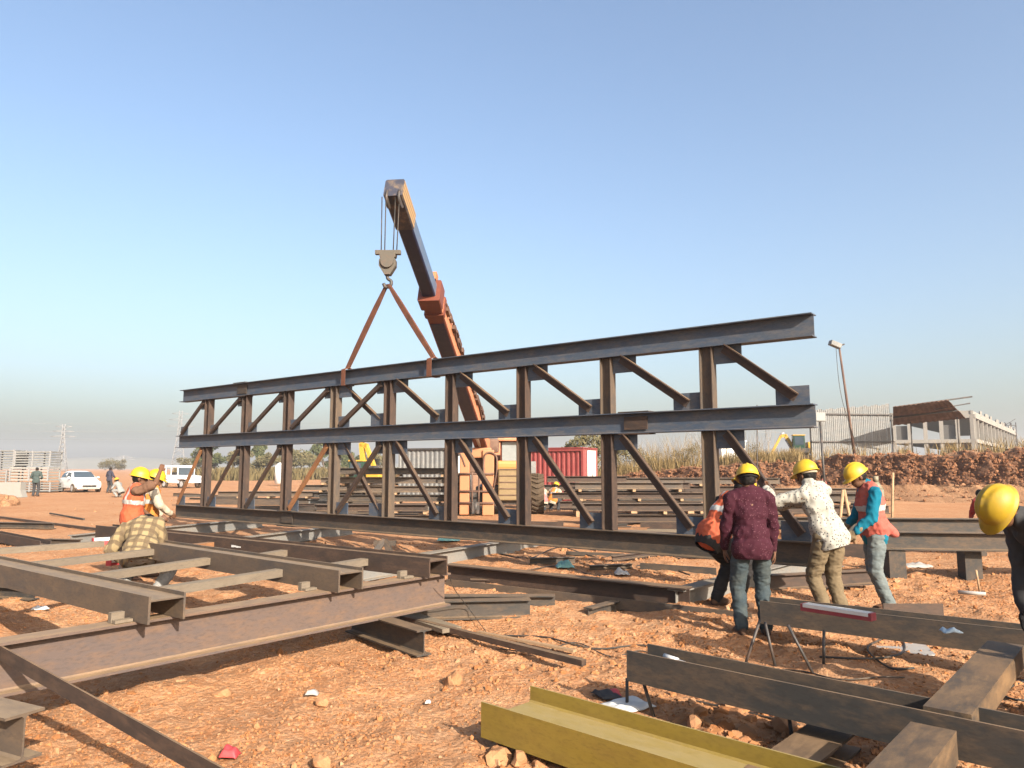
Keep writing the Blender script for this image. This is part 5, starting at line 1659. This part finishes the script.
# shed with sheet wall and rusty awning on the bank
pz = 2.20
sa, sb = Q(812, 448, 53.5), Q(894, 448, 54.5)
sa.z = sb.z = pz
Mx, L = frame(sa, sb)
t = thing('sheet_shed', sa, 'grey corrugated sheet shed on the bank with a rusty brown awning', 'shed')
bm = bmesh.new()
n = int(L / .30)
for i in range(n):      # sheets overlap, each a little different in height
    hgt = 3.55 + .55 * i / n + (.05 * (i % 3))
    corrugated(bm, .30, hgt, .15, .03, T(i * .30, (i % 2) * .02, 0))
link('sheet_wall', bm, M['sheet'], t, Mx)
bm = bmesh.new()
for z in (1.35, 3.35): box(bm, (L / 2, -.07, z), (L + .1, .09, .09))
for x in (0, L * .35, L * .68, L): box(bm, (x, .1, 1.7), (.09, .09, 3.5))
link('frame_rail', bm, M['darkmetal'], t, Mx)
aw = [Q(893, 407, 50), Q(948, 400, 49), Q(966, 418, 53.5), Q(893, 425, 54.2)]
bm = bmesh.new()
def lerp4(u, v): return aw[0].lerp(aw[1], u).lerp(aw[3].lerp(aw[2], u), v)
g = [[bm.verts.new(lerp4(i / 24, j / 6) - sa + Z * (.05 * (i % 2) + .03 * math.sin(j * 2))) for j in range(7)] for i in range(25)]
for i in range(24):
    for j in range(6): bm.faces.new((g[i][j], g[i + 1][j], g[i + 1][j + 1], g[i][j + 1]))
r_ = bmesh.ops.extrude_face_region(bm, geom=bm.faces[:]); bmesh.ops.translate(bm, vec=(0, 0, -.04), verts=[x for x in r_['geom'] if isinstance(x, bmesh.types.BMVert)])
link('awning', bm, M['awning'], t)
bm = bmesh.new()
tube(bm, [lerp4(0, .5) - sa - Z * .08, lerp4(1.0, .5) - sa - Z * .08], .06, 6)
tube(bm, [lerp4(0, .02) - sa, lerp4(1.0, .02) - sa + (lerp4(1, .02) - lerp4(0, .02)) * .42 + Z * .05], .05, 6)
tube(bm, [lerp4(0.7, .30) - sa - Z * .1, lerp4(1.25, .34) - sa + Z * .1], .04, 6)
tube(bm, [lerp4(.9, .9) - sa, Vector((lerp4(.9, .9).x, lerp4(.9, .9).y, pz - .2)) - sa], .05, 6)
tube(bm, [lerp4(.25, .9) - sa, Vector((lerp4(.25, .9).x, lerp4(.25, .9).y, pz - .2)) - sa], .05, 6)
link('awning_pole', bm, M['darkmetal'], t)

# concrete frame building under construction, far right
ba = Q(880, 452, 118); bb = Q(976, 452, 112); bc = Q(1018, 452, 176)
for q in (ba, bb, bc): q.z = 2.0
t = thing('concrete_building', bb, 'unfinished concrete frame building far behind the bank at right', 'building')
def facade(p, q, nb, floors, fh, side):
    Mx, L = frame(p, q)
    slab = bmesh.new()
    bw = L / nb
    for i in range(nb + 1):
        colb = bmesh.new(); box(colb, (i * bw, .25, floors * fh / 2), (.55, .5, floors * fh)); link('column', colb, M['concrete'], t, Mx)
    for k in range(floors + 1): box(slab, (L / 2, .22, k * fh), (L + .5, .75, .55 if k else .3))
    box(slab, (L / 2, .30, floors * fh + .5), (L, .2, .7))
    link('floor_slab', slab, M['concrete'], t, Mx)
    for i in range(nb):
        for k in range(floors):
            if side == 'front' and i % 3 == 1:
                dark = bmesh.new(); box(dark, (i * bw + bw / 2, .6, k * fh + 1.3), (bw - .6, .12, 2.4)); link('infill_wall', dark, M['block'], t, Mx)
            elif side == 'flank':
                dark = bmesh.new(); box(dark, (i * bw + bw / 2, .6, k * fh + .9), (bw - .6, .12, 1.6)); link('infill_wall', dark, M['block'], t, Mx)
facade(ba, bb, 6, 2, 3.75, 'front')
facade(bb, bc, 13, 2, 3.75, 'flank')
bm = bmesh.new()
w_ = (ba - bb); depth_ = (bc - bb)
for k in range(3):
    z = 2.0 + 3.75 * k - .1
    vs = [bm.verts.new(Vector((q.x, q.y, z)) - bb + Z * 0) for q in (bb + w_.normalized() * .6 + depth_.normalized() * .6, bb + depth_ * .98 + w_.normalized() * .6, bb + depth_ * .98 + w_ * .98, bb + w_ * .98 + depth_.normalized() * .6)]
    f = bm.faces.new(vs)
r_ = bmesh.ops.extrude_face_region(bm, geom=bm.faces[:]); bmesh.ops.translate(bm, vec=(0, 0, .2), verts=[x for x in r_['geom'] if isinstance(x, bmesh.types.BMVert)])
link('floor_deck', bm, M['concrete'], t)
for i in range(14):
    u = random.Random(i).random()
    q = (bb + depth_ * u) - bb
    bm = bmesh.new(); box(bm, (q.x, q.y + .3, 8.0), (.30, .30, 1.7)); link('starter_column', bm, M['concrete'], t)
# scaffold tower on its far end
p = Q(1012, 448, 172); p.z = 2.0
bm = bmesh.new()
for x in (-1.3, 0, 1.3):
    for y in (0, 1.6): tube(bm, [(x, y, 0), (x, y, 10.2)], .10, 5)
for k in range(6):
    z = 1.0 + k * 1.7
    tube(bm, [(-1.3, 0, z), (1.3, 0, z)], .08, 5); tube(bm, [(-1.3, 0, z), (1.3, 0, z + 1.5)], .06, 5)
props(link('scaffold', bm, M['darkmetal'], None, T(p)), 'thin scaffold tower at the far end of the concrete building', 'scaffold')

# light pole leaning on the bank
pb0, pt0 = Q(855, 452, 47), Q(839, 346, 47)
pb0.z = 2.1
t = thing('light_pole', pb0, 'tall leaning light pole on the bank in front of the sheet shed', 'light pole')
bm = bmesh.new(); tube(bm, [Vector(), pt0 - pb0], .09, 10, taper=.06); link('pole', bm, M['awning'], t)
bm = bmesh.new(); box(bm, (0, 0, 0), (.75, .4, .32), bev=.05); o = link('lamp_head', bm, M['galv'], t); o.location = pt0 - pb0 + Vector((-.25, 0, .1)); o.rotation_euler = (0, .35, .2)
bm = bmesh.new(); tube(bm, [pt0 - pb0, pt0 - pb0 + Vector((.35, 0, .12))], .05, 6); link('bracket', bm, M['darkmetal'], t)
bm = bmesh.new(); tube(bm, smooth_path([pt0 - pb0 + Vector((-.25, -.1, .1)), (pt0 - pb0) * .55 + Vector((-.35, -.1, 0)), Vector((.3, -.1, .2))], 8), .018, 5); link('wire', bm, M['cable'], t)
# small flood light on a thin pole
q0, q1 = Q(826, 497, 25), Q(820, 421, 25)
q0.z = gz(q0.x, 25)
t = thing('flood_light', q0, 'small square flood light on a thin dark pole beside the end of the truss', 'flood light')
bm = bmesh.new(); tube(bm, [Vector(), q1 - q0], .038, 8); link('pole', bm, M['darkmetal'], t)
bm = bmesh.new(); box(bm, q1 - q0 + Vector((0, 0, .14)), (.36, .12, .32), bev=.02); o = link('lamp_head', bm, M['galv'], t)
bm = bmesh.new(); box(bm, q1 - q0 + Vector((0, -.066, .14)), (.30, .012, .26)); link('lens', bm, M['cabglass'], o)
# guy pole
q0, q1 = Q(757, 500, 25), Q(757, 405, 25); q0.z = gz(q0.x, 25)
bm = bmesh.new(); tube(bm, [Vector(), q1 - q0], .02, 6); props(link('pole', bm, M['darkmetal'], None, T(q0)), 'thin upright rod behind the near end of the truss', 'rod')

# ================================================================== VEHICLES
def loft_body(sections, name, mats, parent):
    "sections: list of (x, [(y,z)...]) closed half-outlines mirrored"
    bm = bmesh.new(); rows = []
    for x, pts in sections:
        full = [(y, z) for y, z in pts] + [(-y, z) for y, z in pts[::-1]]
        rows.append([bm.verts.new((x, y, z)) for y, z in full])
    n = len(rows[0])
    for a, b in zip(rows[:-1], rows[1:]):
        for k in range(n): bm.faces.new((a[k], a[(k + 1) % n], b[(k + 1) % n], b[k]))
    bm.faces.new(rows[0]); bm.faces.new(rows[-1][::-1])
    return link(name, bm, mats, parent, smooth=False)
def car_wheels(t, xs, y, r):
    for x in xs:
        for s in (-1, 1):
            bm = bmesh.new(); disc(bm, (0, 0, 0), (0, 1, 0), r, .19, 20)
            o = link('wheel', bm, M['tyre'], t); o.location = (x, s * y, r)
            bm = bmesh.new(); disc(bm, (0, 0, 0), (0, 1, 0), r * .62, .205, 14); link('rim', bm, M['chrome'], o)
# white hatchback, front to the right of the photo
p = at_depth(81, 52)
car = thing('car', (p[0], p[1], p[2]), 'white hatchback car parked on the open soil at far left', 'car', rz=R(-42))
def hsec(x, w, zb, zt): return (x, [(w * .86, zb), (w, zb + .14), (w, zb + .36), (w * .97, zt - .07), (w * .84, zt)])
loft_body([hsec(1.86, .62, .34, .66), hsec(1.76, .76, .24, .76), hsec(1.2, .82, .20, .88), hsec(.7, .83, .19, .96), hsec(0, .84, .19, .97), hsec(-1.0, .84, .19, .99), hsec(-1.6, .82, .22, .98), hsec(-1.84, .72, .32, .90)], 'body', M['carwhite'], car)
def gsec(x, wb, wt, zb, zt): return (x, [(wb, zb), (wb * .5 + wt * .5 + .02, zb * .5 + zt * .5), (wt, zt - .05), (wt * .85, zt)])
loft_body([gsec(.86, .74, .70, .93, 1.00), gsec(.28, .76, .58, .95, 1.40), gsec(-.5, .77, .60, .97, 1.47), gsec(-1.25, .75, .58, .97, 1.42), gsec(-1.70, .70, .62, .95, 1.08)], 'cabin', M['carwhite'], car)
bm = bmesh.new()
ws = [(.80, -.66, 1.01), (.80, .66, 1.01), (.31, .55, 1.385), (.31, -.55, 1.385)]
f = bm.faces.new([bm.verts.new(Vector(v) + Vector((.03, 0, .02))) for v in ws]); 
r_ = bmesh.ops.extrude_face_region(bm, geom=[f]); bmesh.ops.translate(bm, vec=(-.02, 0, -.02), verts=[x for x in r_['geom'] if isinstance(x, bmesh.types.BMVert)])
link('windscreen', bm, M['glass'], car)
for s in (-1, 1):
    bm = bmesh.new()
    for pts in ([(.55, 1.03), (.22, 1.33), (-.38, 1.38), (-.38, 1.03)], [(-.45, 1.03), (-.45, 1.38), (-1.15, 1.34), (-1.42, 1.06)]):
        vs = [bm.verts.new((x, s * (.775 - (z - 1.0) * .42), z)) for x, z in pts]
        f = bm.faces.new(vs); r_ = bmesh.ops.extrude_face_region(bm, geom=[f]); bmesh.ops.translate(bm, vec=(0, s * .012, 0), verts=[x for x in r_['geom'] if isinstance(x, bmesh.types.BMVert)])
    link('side_window', bm, M['glass'], car)
    bm = bmesh.new(); box(bm, (1.70, s * .60, .68), (.20, .26, .14), bev=.03); link('headlight', bm, M['chrome'], car)
    bm = bmesh.new(); box(bm, (.62, s * .92, 1.02), (.12, .16, .12), bev=.03); link('mirror', bm, M['carwhite'], car)
bm = bmesh.new(); box(bm, (1.83, 0, .44), (.08, .9, .16)); box(bm, (1.81, 0, .66), (.08, .5, .06)); link('grille', bm, M['black'], car)
car_wheels(car, (1.18, -1.22), .78, .30)
# white jeep-like utility vehicle
p = at_depth(182, 62)
jp = thing('utility_vehicle', p, 'white open utility vehicle with canvas top parked behind the far end of the truss', 'utility vehicle', rz=R(-35))
loft_body([(2.0, [(.55, .45), (.60, .95), (.52, 1.0)]), (1.0, [(.62, .42), (.66, 1.0), (.6, 1.06)]), (.75, [(.78, .42), (.80, 1.02), (.76, 1.08)]), (-2.0, [(.78, .46), (.80, 1.02), (.76, 1.08)])], 'body', M['carwhite'], jp)
loft_body([(.55, [(.72, 1.68), (.74, 1.80), (.6, 1.86)]), (-1.95, [(.74, 1.66), (.76, 1.80), (.6, 1.88)])], 'canopy', M['white'], jp)
bm = bmesh.new()
for x in (.62, -.35, -1.15, -1.9):
    for s in (-1, 1): box(bm, (x, s * .73, 1.38), (.07, .06, .70))
link('roof_post', bm, M['white'], jp)
bm = bmesh.new(); box(bm, (.66, 0, 1.38), (.03, 1.36, .56)); link('windscreen', bm, M['glass'], jp)
bm = bmesh.new()
for s in (-1, 1): box(bm, (1.35, s * .74, .78), (1.0, .26, .10), bev=.04); box(bm, (-1.2, s * .80, .80), (1.0, .14, .10), bev=.04)
link('mudguard', bm, M['carwhite'], jp)
bm = bmesh.new(); box(bm, (-.1, 0, 1.1), (.9, 1.1, .4)); link('seat', bm, M['black'], jp)
for s in (-1, 1):
    bm = bmesh.new(); disc(bm, (2.02, s * .42, .82), (1, 0, 0), .10, .08, 12); link('headlight', bm, M['chrome'], jp)
car_wheels(jp, (1.32, -1.25), .70, .36)

# excavators
def excavator(label, loc, rz, boom, k=1.0, cabm='greenglass'):
    t = thing('excavator', loc, label, 'excavator', rz=rz)
    t.scale = (k, k, k)
    for s in (-1, 1):
        bm = bmesh.new()
        poly(bm, [(-1.5, .1), (1.5, .1), (1.85, .40), (1.5, .75), (-1.5, .75), (-1.85, .40)], .5)
        o = link('track', bm, M['tyre'], t); o.location = (0, s * 1.0, 0)
    bm = bmesh.new(); box(bm, (0, 0, .85), (1.6, 1.4, .3)); box(bm, (-.5, 0, 1.25), (2.6, 2.3, .5), bev=.06); link('turntable', bm, M['darkmetal'], t)
    bm = bmesh.new(); box(bm, (-1.25, .1, 1.85), (1.2, 2.1, .75), bev=.12); link('counterweight', bm, M['yellow'], t)
    bm = bmesh.new(); box(bm, (.25, .65, 2.2), (1.25, .95, 1.5), bev=.06); cb2 = link('cab', bm, M[cabm], t)
    bm = bmesh.new(); box(bm, (.25, .65, 2.98), (1.35, 1.05, .1), bev=.03); link('roof', bm, M['yellow'], cb2)
    bm = bmesh.new(); box(bm, (.89, .65, 2.35), (.03, .75, 1.0)); box(bm, (.25, 1.135, 2.35), (.95, .03, .9)); link('window', bm, M['glass'], cb2)
    bm = bmesh.new()
    pts = [Vector(p) for p in boom]
    for a, b, h0 in ((pts[0], pts[1], .36), (pts[1], pts[2], .32), (pts[2], pts[3], .26)):
        Mx, L = frame(a, b)
        prism(bm, [(-.17, -h0 / 2), (.17, -h0 / 2), (.17, h0 / 2), (-.17, h0 / 2)], -.1, L + .1, Mx)
    link('boom', bm, M['yellow'], t)
    bm = bmesh.new()
    poly(bm, [(-.1, .2), (.35, .1), (.55, -.35), (.3, -.75), (-.25, -.7), (-.35, -.2)], .8)
    o = link('bucket', bm, M['darkmetal'], t); o.location = pts[3]
    bm = bmesh.new(); tube(bm, [pts[0] + Vector((.2, 0, -.3)), pts[1] + Vector((0, 0, -.45))], .09, 8); tube(bm, [pts[1] + Vector((.1, 0, .3)), pts[2] + Vector((0, 0, .25))], .08, 8)
    link('hydraulic_cylinder', bm, M['chrome'], t)
    return t
p = at_depth(801, 62)
excavator('yellow excavator working on the bank left of the sheet shed', (p[0], p[1], 2.15), R(168), ((.6, -.3, 1.5), (1.5, -.3, 3.0), (2.0, -.3, 2.9), (3.2, -.3, .7)), .74)
p = at_depth(366, 40)
excavator('yellow excavator half hidden by the stack left of the crane', (p[0], p[1], gz(p[0], p[1])), R(160), ((.3, -.3, 1.5), (.6, -.3, 4.3), (.2, -.3, 4.2), (-.6, -.3, 2.4)), .68)

# ================================================================== RACKS AT FAR LEFT
def rack(label, pl_, pr_, Y, z0, h, nslat, seed, mat='galv'):
    xl, xr = (pl_ - 512) / F * Y * _c, (pr_ - 512) / F * Y * _c
    t = thing('steel_rack', ((xl + xr) / 2, Y, z0), label, 'steel rack', 'racks of galvanised frames at far left')
    L = xr - xl
    bm = bmesh.new()
    r = random.Random(seed)
    for k in range(nslat):
        z = (k + .5) * h / nslat
        box(bm, (r.uniform(-.04, .04), r.uniform(-.03, .03), z), (L * r.uniform(.96, 1.0), 1.3, h / nslat * .55))
    link('slat', bm, M[mat], t)
    bm = bmesh.new()
    for x in (-L / 2 + .05, L / 2 - .05, 0):
        for y in (-.66, .66): box(bm, (x, y, h / 2), (.09, .06, h))
    link('upright', bm, M['pylon'], t)
    return t
rack('lower galvanised rack at the left edge behind the pale barrier', -30, 14, 52, 0.15, 1.35, 7, 1)
rack('upper galvanised rack at the left edge with dark slats', -30, 20, 52.2, 1.52, 1.4, 8, 2)
rack('pale slatted rack in the middle behind the dark dressed man', 16, 55, 51.5, .75, 1.0, 5, 3, 'white2')
rack('upper grey rack above the pale slatted rack', 20, 56, 52, 1.78, 1.05, 6, 4)
rack('lowest rack resting on the soil right of the pale barrier', 16, 58, 51, 0.05, .66, 4, 5)
p = at_depth(14, 42)
bm = bmesh.new()
poly(bm, [(-.75, 0), (.75, 0), (.6, .4), (.6, .85), (-.6, .85), (-.6, .4)], .45)
t = link('barrier_block', bm, M['white2'], None, T(p[0], p[1], p[2]))
props(t, 'pale concrete barrier block at the left edge before the racks', 'barrier')
# spoil heap at left edge
bm = bmesh.new(); bmesh.ops.create_icosphere(bm, subdivisions=4, radius=1)
for v in bm.verts:
    v.co = Vector((v.co.x * .8, v.co.y * .8, v.co.z * .55)); v.co += v.co.normalized() * .25 * mnoise.fractal(v.co * 1.6, 1.0, 2.0, 4)
p = at_depth(0, 33)
props(link('soil_heap', bm, M['scree'], None, T(p)), 'heap of red soil at the left edge below the barrier block', 'soil heap')

# ================================================================== PYLONS AND WIRES
def pylon(label, px, Y, H, armw, k=1.0, z0=0.0):
    x = (px - 512) / F * Y * _c
    t = thing('power_pylon', (x, Y, z0), label, 'pylon', 'power pylons on the horizon', rz=R(20))
    bm = bmesh.new()
    r = .10 * k
    w0, w1 = H * .11, H * .022
    def c(z, sx, sy):
        u = z / H; w = (w0 * (1 - u / .7) + w1 * u / .7) if u < .7 else w1
        return Vector((sx * w, sy * w, z))
    for sx in (-1, 1):
        for sy in (-1, 1):
            tube(bm, [c(z, sx, sy) for z in np.linspace(0, H, 6)], r, 5)
    zs = np.linspace(0, H * .96, 11)
    for a, b in zip(zs[:-1], zs[1:]):
        for s in (-1, 1):
            tube(bm, [c(a, -1, s), c(b, 1, s)], r * .6, 4); tube(bm, [c(a, 1, s), c(b, -1, s)], r * .6, 4)
            tube(bm, [c(a, s, -1), c(b, s, 1)], r * .6, 4)
    link('tower', bm, M['pylon'], t)
    for z, w in ((.74, 1.0), (.85, .85), (.95, .65)):
        bm = bmesh.new()
        for s in (-1, 1):
            tube(bm, [(s * armw * w, 0, H * z), (0, 0, H * z + H * .03)], r * .7, 4); tube(bm, [(s * armw * w, 0, H * z), (0, 0, H * z - H * .012)], r * .7, 4)
        link('cross_arm', bm, M['pylon'], t)
    return t
pylon('tall pale lattice pylon above the racks at far left', 61, 330, 21, 5, 1.5)
pylon('faint lattice pylon behind the far end of the truss', 178, 420, 34, 7, 1.6)
pylon('small broad lattice pylon far right of the raised arm', 123, 620, 12, 9, 2.0)
pylon('lattice pylon behind the dry grass on the bank', 692, 300, 30, 7, 1.2)
pylon('lattice pylon with wide arms left of the far excavator', 769, 380, 27, 8, 1.3)
for i, (z, dy) in enumerate(((24.0, 0), (28.5, 6), (33, 12))):
    pts = []
    for s in np.linspace(0, 1, 30):
        pts.append(Vector((-620 + 700 * s, 330 + 110 * s + dy, z - 7.5 * (1 - (2 * s - 1) ** 2))))
    bm = bmesh.new(); tube(bm, [p - pts[0] for p in pts], .05, 4)
    props(link('power_line', bm, M['pylon'], None, T(pts[0])), ('lowest', 'middle', 'highest')[i] + ' of the faint overhead power lines at left', 'power line')

# ================================================================== VEGETATION
def leaf_cloud(bm, c, rad, n, size, r, flat=.8):
    for _ in range(n):
        d = Vector((r.gauss(0, 1), r.gauss(0, 1), r.gauss(0, 1))).normalized() * (r.random() ** .45)
        p = Vector(c) + Vector((d.x * rad, d.y * rad, d.z * rad * flat))
        a = Vector((r.gauss(0, 1), r.gauss(0, 1), r.gauss(0, 1))).normalized()
        b = a.orthogonal().normalized()
        s = size * r.uniform(.6, 1.3)
        bm.faces.new([bm.verts.new(p + a * s), bm.verts.new(p + b * s * .55), bm.verts.new(p - a * s), bm.verts.new(p - b * s * .55)])
def tree(label, px, Y, H, W, seed, mat, z0=0.0, dens=1.0, name='tree', cat='tree', group=None):
    r = random.Random(seed)
    x = (px - 512) / F * Y * _c
    t = thing(name, (x, Y, z0), label, cat, group)
    bm = bmesh.new(); tips = []
    tube(bm, [(0, 0, -.2), (.05 * H, 0, H * .28), (.02 * H, .02 * H, H * .55)], H * .035, 7, taper=H * .018)
    for k in range(7):
        a = r.uniform(0, 6.28); z1 = H * r.uniform(.25, .5)
        e = Vector((math.cos(a) * W * r.uniform(.2, .42), math.sin(a) * W * r.uniform(.2, .42), H * r.uniform(.5, .92)))
        tube(bm, [(0.02 * H, 0, z1), e * .5 + Vector((0, 0, z1 * .5)), e], H * .014, 5, taper=H * .005); tips.append(e)
    link('trunk', bm, M['bark'], t)
    bm = bmesh.new()
    for e in tips + [Vector((0, 0, H * .8))]:
        for _ in range(3):
            c = e + Vector((r.gauss(0, W * .10), r.gauss(0, W * .10), r.gauss(0, H * .06)))
            leaf_cloud(bm, c, W * r.uniform(.10, .19), int(70 * dens), H * (.028 if Y < 80 else .042), r)
    link('crown', bm, M[mat], t)
    return t
tree('dark round bush-like tree behind the red container', 590, 44, 3.9, 4.2, 1, 'leaf_olive', .3, 1.6)
for i, (px, Y, H, W, m, lab) in enumerate(((214, 150, 6.5, 7, 'leaf_green', 'green tree far behind the second post from the far end of the truss'), (232, 140, 5.0, 6, 'leaf_olive', 'low olive tree left of the palm-like tree'),
        (256, 150, 6.8, 4, 'leaf_green', 'narrow tall green tree on the horizon between truss posts'), (268, 120, 3.6, 6, 'leaf_olive', 'olive scrub tree left of the white tank'),
        (300, 130, 4.6, 6, 'leaf_olive', 'olive scrub tree right of the white tank'), (322, 140, 6.0, 6, 'leaf_green', 'green tree behind the middle diagonals of the truss'),
        (346, 150, 5.0, 7, 'leaf_green', 'green tree just left of the yellow excavator arm'), (196, 160, 4.2, 7, 'leaf_olive', 'olive scrub tree behind the white utility vehicle'),
        (112, 240, 4.0, 9, 'leaf_olive', 'low faint scrub tree right of the white car'), (380, 130, 4.0, 6, 'leaf_olive', 'olive scrub tree above the stack left of the crane'))):
    tree(lab, px, Y, H, W, 20 + i, m, 0, 1.6, group='trees on the left horizon')
def grass(name, pts, hmin, hmax, seed, mat, wid=.012, kind='stuff'):
    r = random.Random(seed)
    V, Fc = [], []
    for (x, y, z) in pts:
        h = r.uniform(hmin, hmax); a = r.uniform(0, 6.28); lean = h * r.uniform(.1, .55)
        dx, dy = math.cos(a), math.sin(a); b = r.uniform(0, 6.28); wx, wy = math.cos(b) * wid, math.sin(b) * wid
        i = len(V)
        V += [(x - wx, y - wy, z), (x + wx, y + wy, z), (x + dx * lean * .4 + wx * .7, y + dy * lean * .4 + wy * .7, z + h * .6), (x + dx * lean * .4 - wx * .7, y + dy * lean * .4 - wy * .7, z + h * .6),
              (x + dx * lean + wx * .2, y + dy * lean + wy * .2, z + h), (x + dx * lean - wx * .2, y + dy * lean - wy * .2, z + h)]
        Fc += [(i, i + 1, i + 2, i + 3), (i + 3, i + 2, i + 4, i + 5)]
    o = link(name, fast_mesh(bpy.data.meshes.new(name), np.array(V, float), np.array(Fc), False), mat)
    o['kind'] = kind
    return o
rr = random.Random(5)
pts = []
for _ in range(1500):       # tussocks along the bank top
    px = rr.uniform(585, 800) if rr.random() < .86 else rr.uniform(800, 1040)
    D = float(bank_base(px)) + rr.uniform(1.2, 9)
    x = (px - 512) / F * D
    n = rr.randint(4, 16)
    dn = .5 + float(fbm(px * .06, D * .4, 91, 3))
    if dn < .35: continue
    for _ in range(n):
        pts.append((x + rr.gauss(0, .12), D + rr.gauss(0, .12), float(bank_top(px)) - .08))
grass('dry_grass', pts, .30, 1.05, 8, M['grass_dry'], .015)
pts = []
for _ in range(650):
    px = rr.choice((rr.uniform(640, 770), rr.uniform(610, 760)))
    D = float(bank_base(px)) + rr.uniform(1.5, 7)
    if float(fbm(px * .05, D * .2, 95, 2)) < 0.05: continue
    for _ in range(3): pts.append(((px - 512) / F * D + rr.gauss(0, .2), D + rr.gauss(0, .2), float(bank_top(px)) - .05))
grass('tall_grass_stalks', pts, 1.2, 2.5, 9, M['grass_dry'], .010)
pts = []
for _ in range(15000):      # scrub belt on the left horizon
    Y = rr.uniform(85, 200); px = rr.uniform(176, 400)
    x = (px - 512) / F * Y
    if float(fbm(x * .06, Y * .06, 97, 3)) < -.1: continue
    pts.append((x, Y, 0.0))
grass('scrub_belt', pts, .5, 1.9, 10, M['scrub'], .13)
for i, (px, off, H, W, lab) in enumerate(((618, 3.5, 1.6, 2.0, 'dry bush on the bank right of the red container'), (650, 3.0, 1.5, 2.4, 'dry bush on the bank behind the middle chord splice'), (684, 3.0, 1.7, 2.2, 'dry bush on the bank left of the near truss post'),
        (748, 3.0, 1.5, 2.0, 'bare dry bush on the bank right of the white cabin'), (636, 6.0, 2.0, 2.6, 'dry bush set back on the bank left of the pylon'))):
    D = float(bank_base(px)) + off
    tree(lab, px, D, H, W, 60 + i, 'scrub', float(bank_top(px)) - .1, .5, 'bush', 'bush', 'dry bushes on the bank')

# ------------------------------------------------------------------ haze: the dusty air over the site
if HAZE_DENSITY > 0:
    bm = bmesh.new()
    box(bm, (0, 0, 22.0), (3040, 3040, 50.0))
    hm = bpy.data.materials.new('haze')
    hm.use_nodes = True
    ht = hm.node_tree
    ht.nodes.clear()
    pv = ht.nodes.new('ShaderNodeVolumePrincipled')
    pv.inputs['Color'].default_value = (0.86, 0.87, 0.90, 1)
    pv.inputs['Density'].default_value = HAZE_DENSITY
    pv.inputs['Anisotropy'].default_value = 0.2
    om = ht.nodes.new('ShaderNodeOutputMaterial')
    ht.links.new(pv.outputs[0], om.inputs['Volume'])
    link('haze', bm, hm)['kind'] = 'stuff'
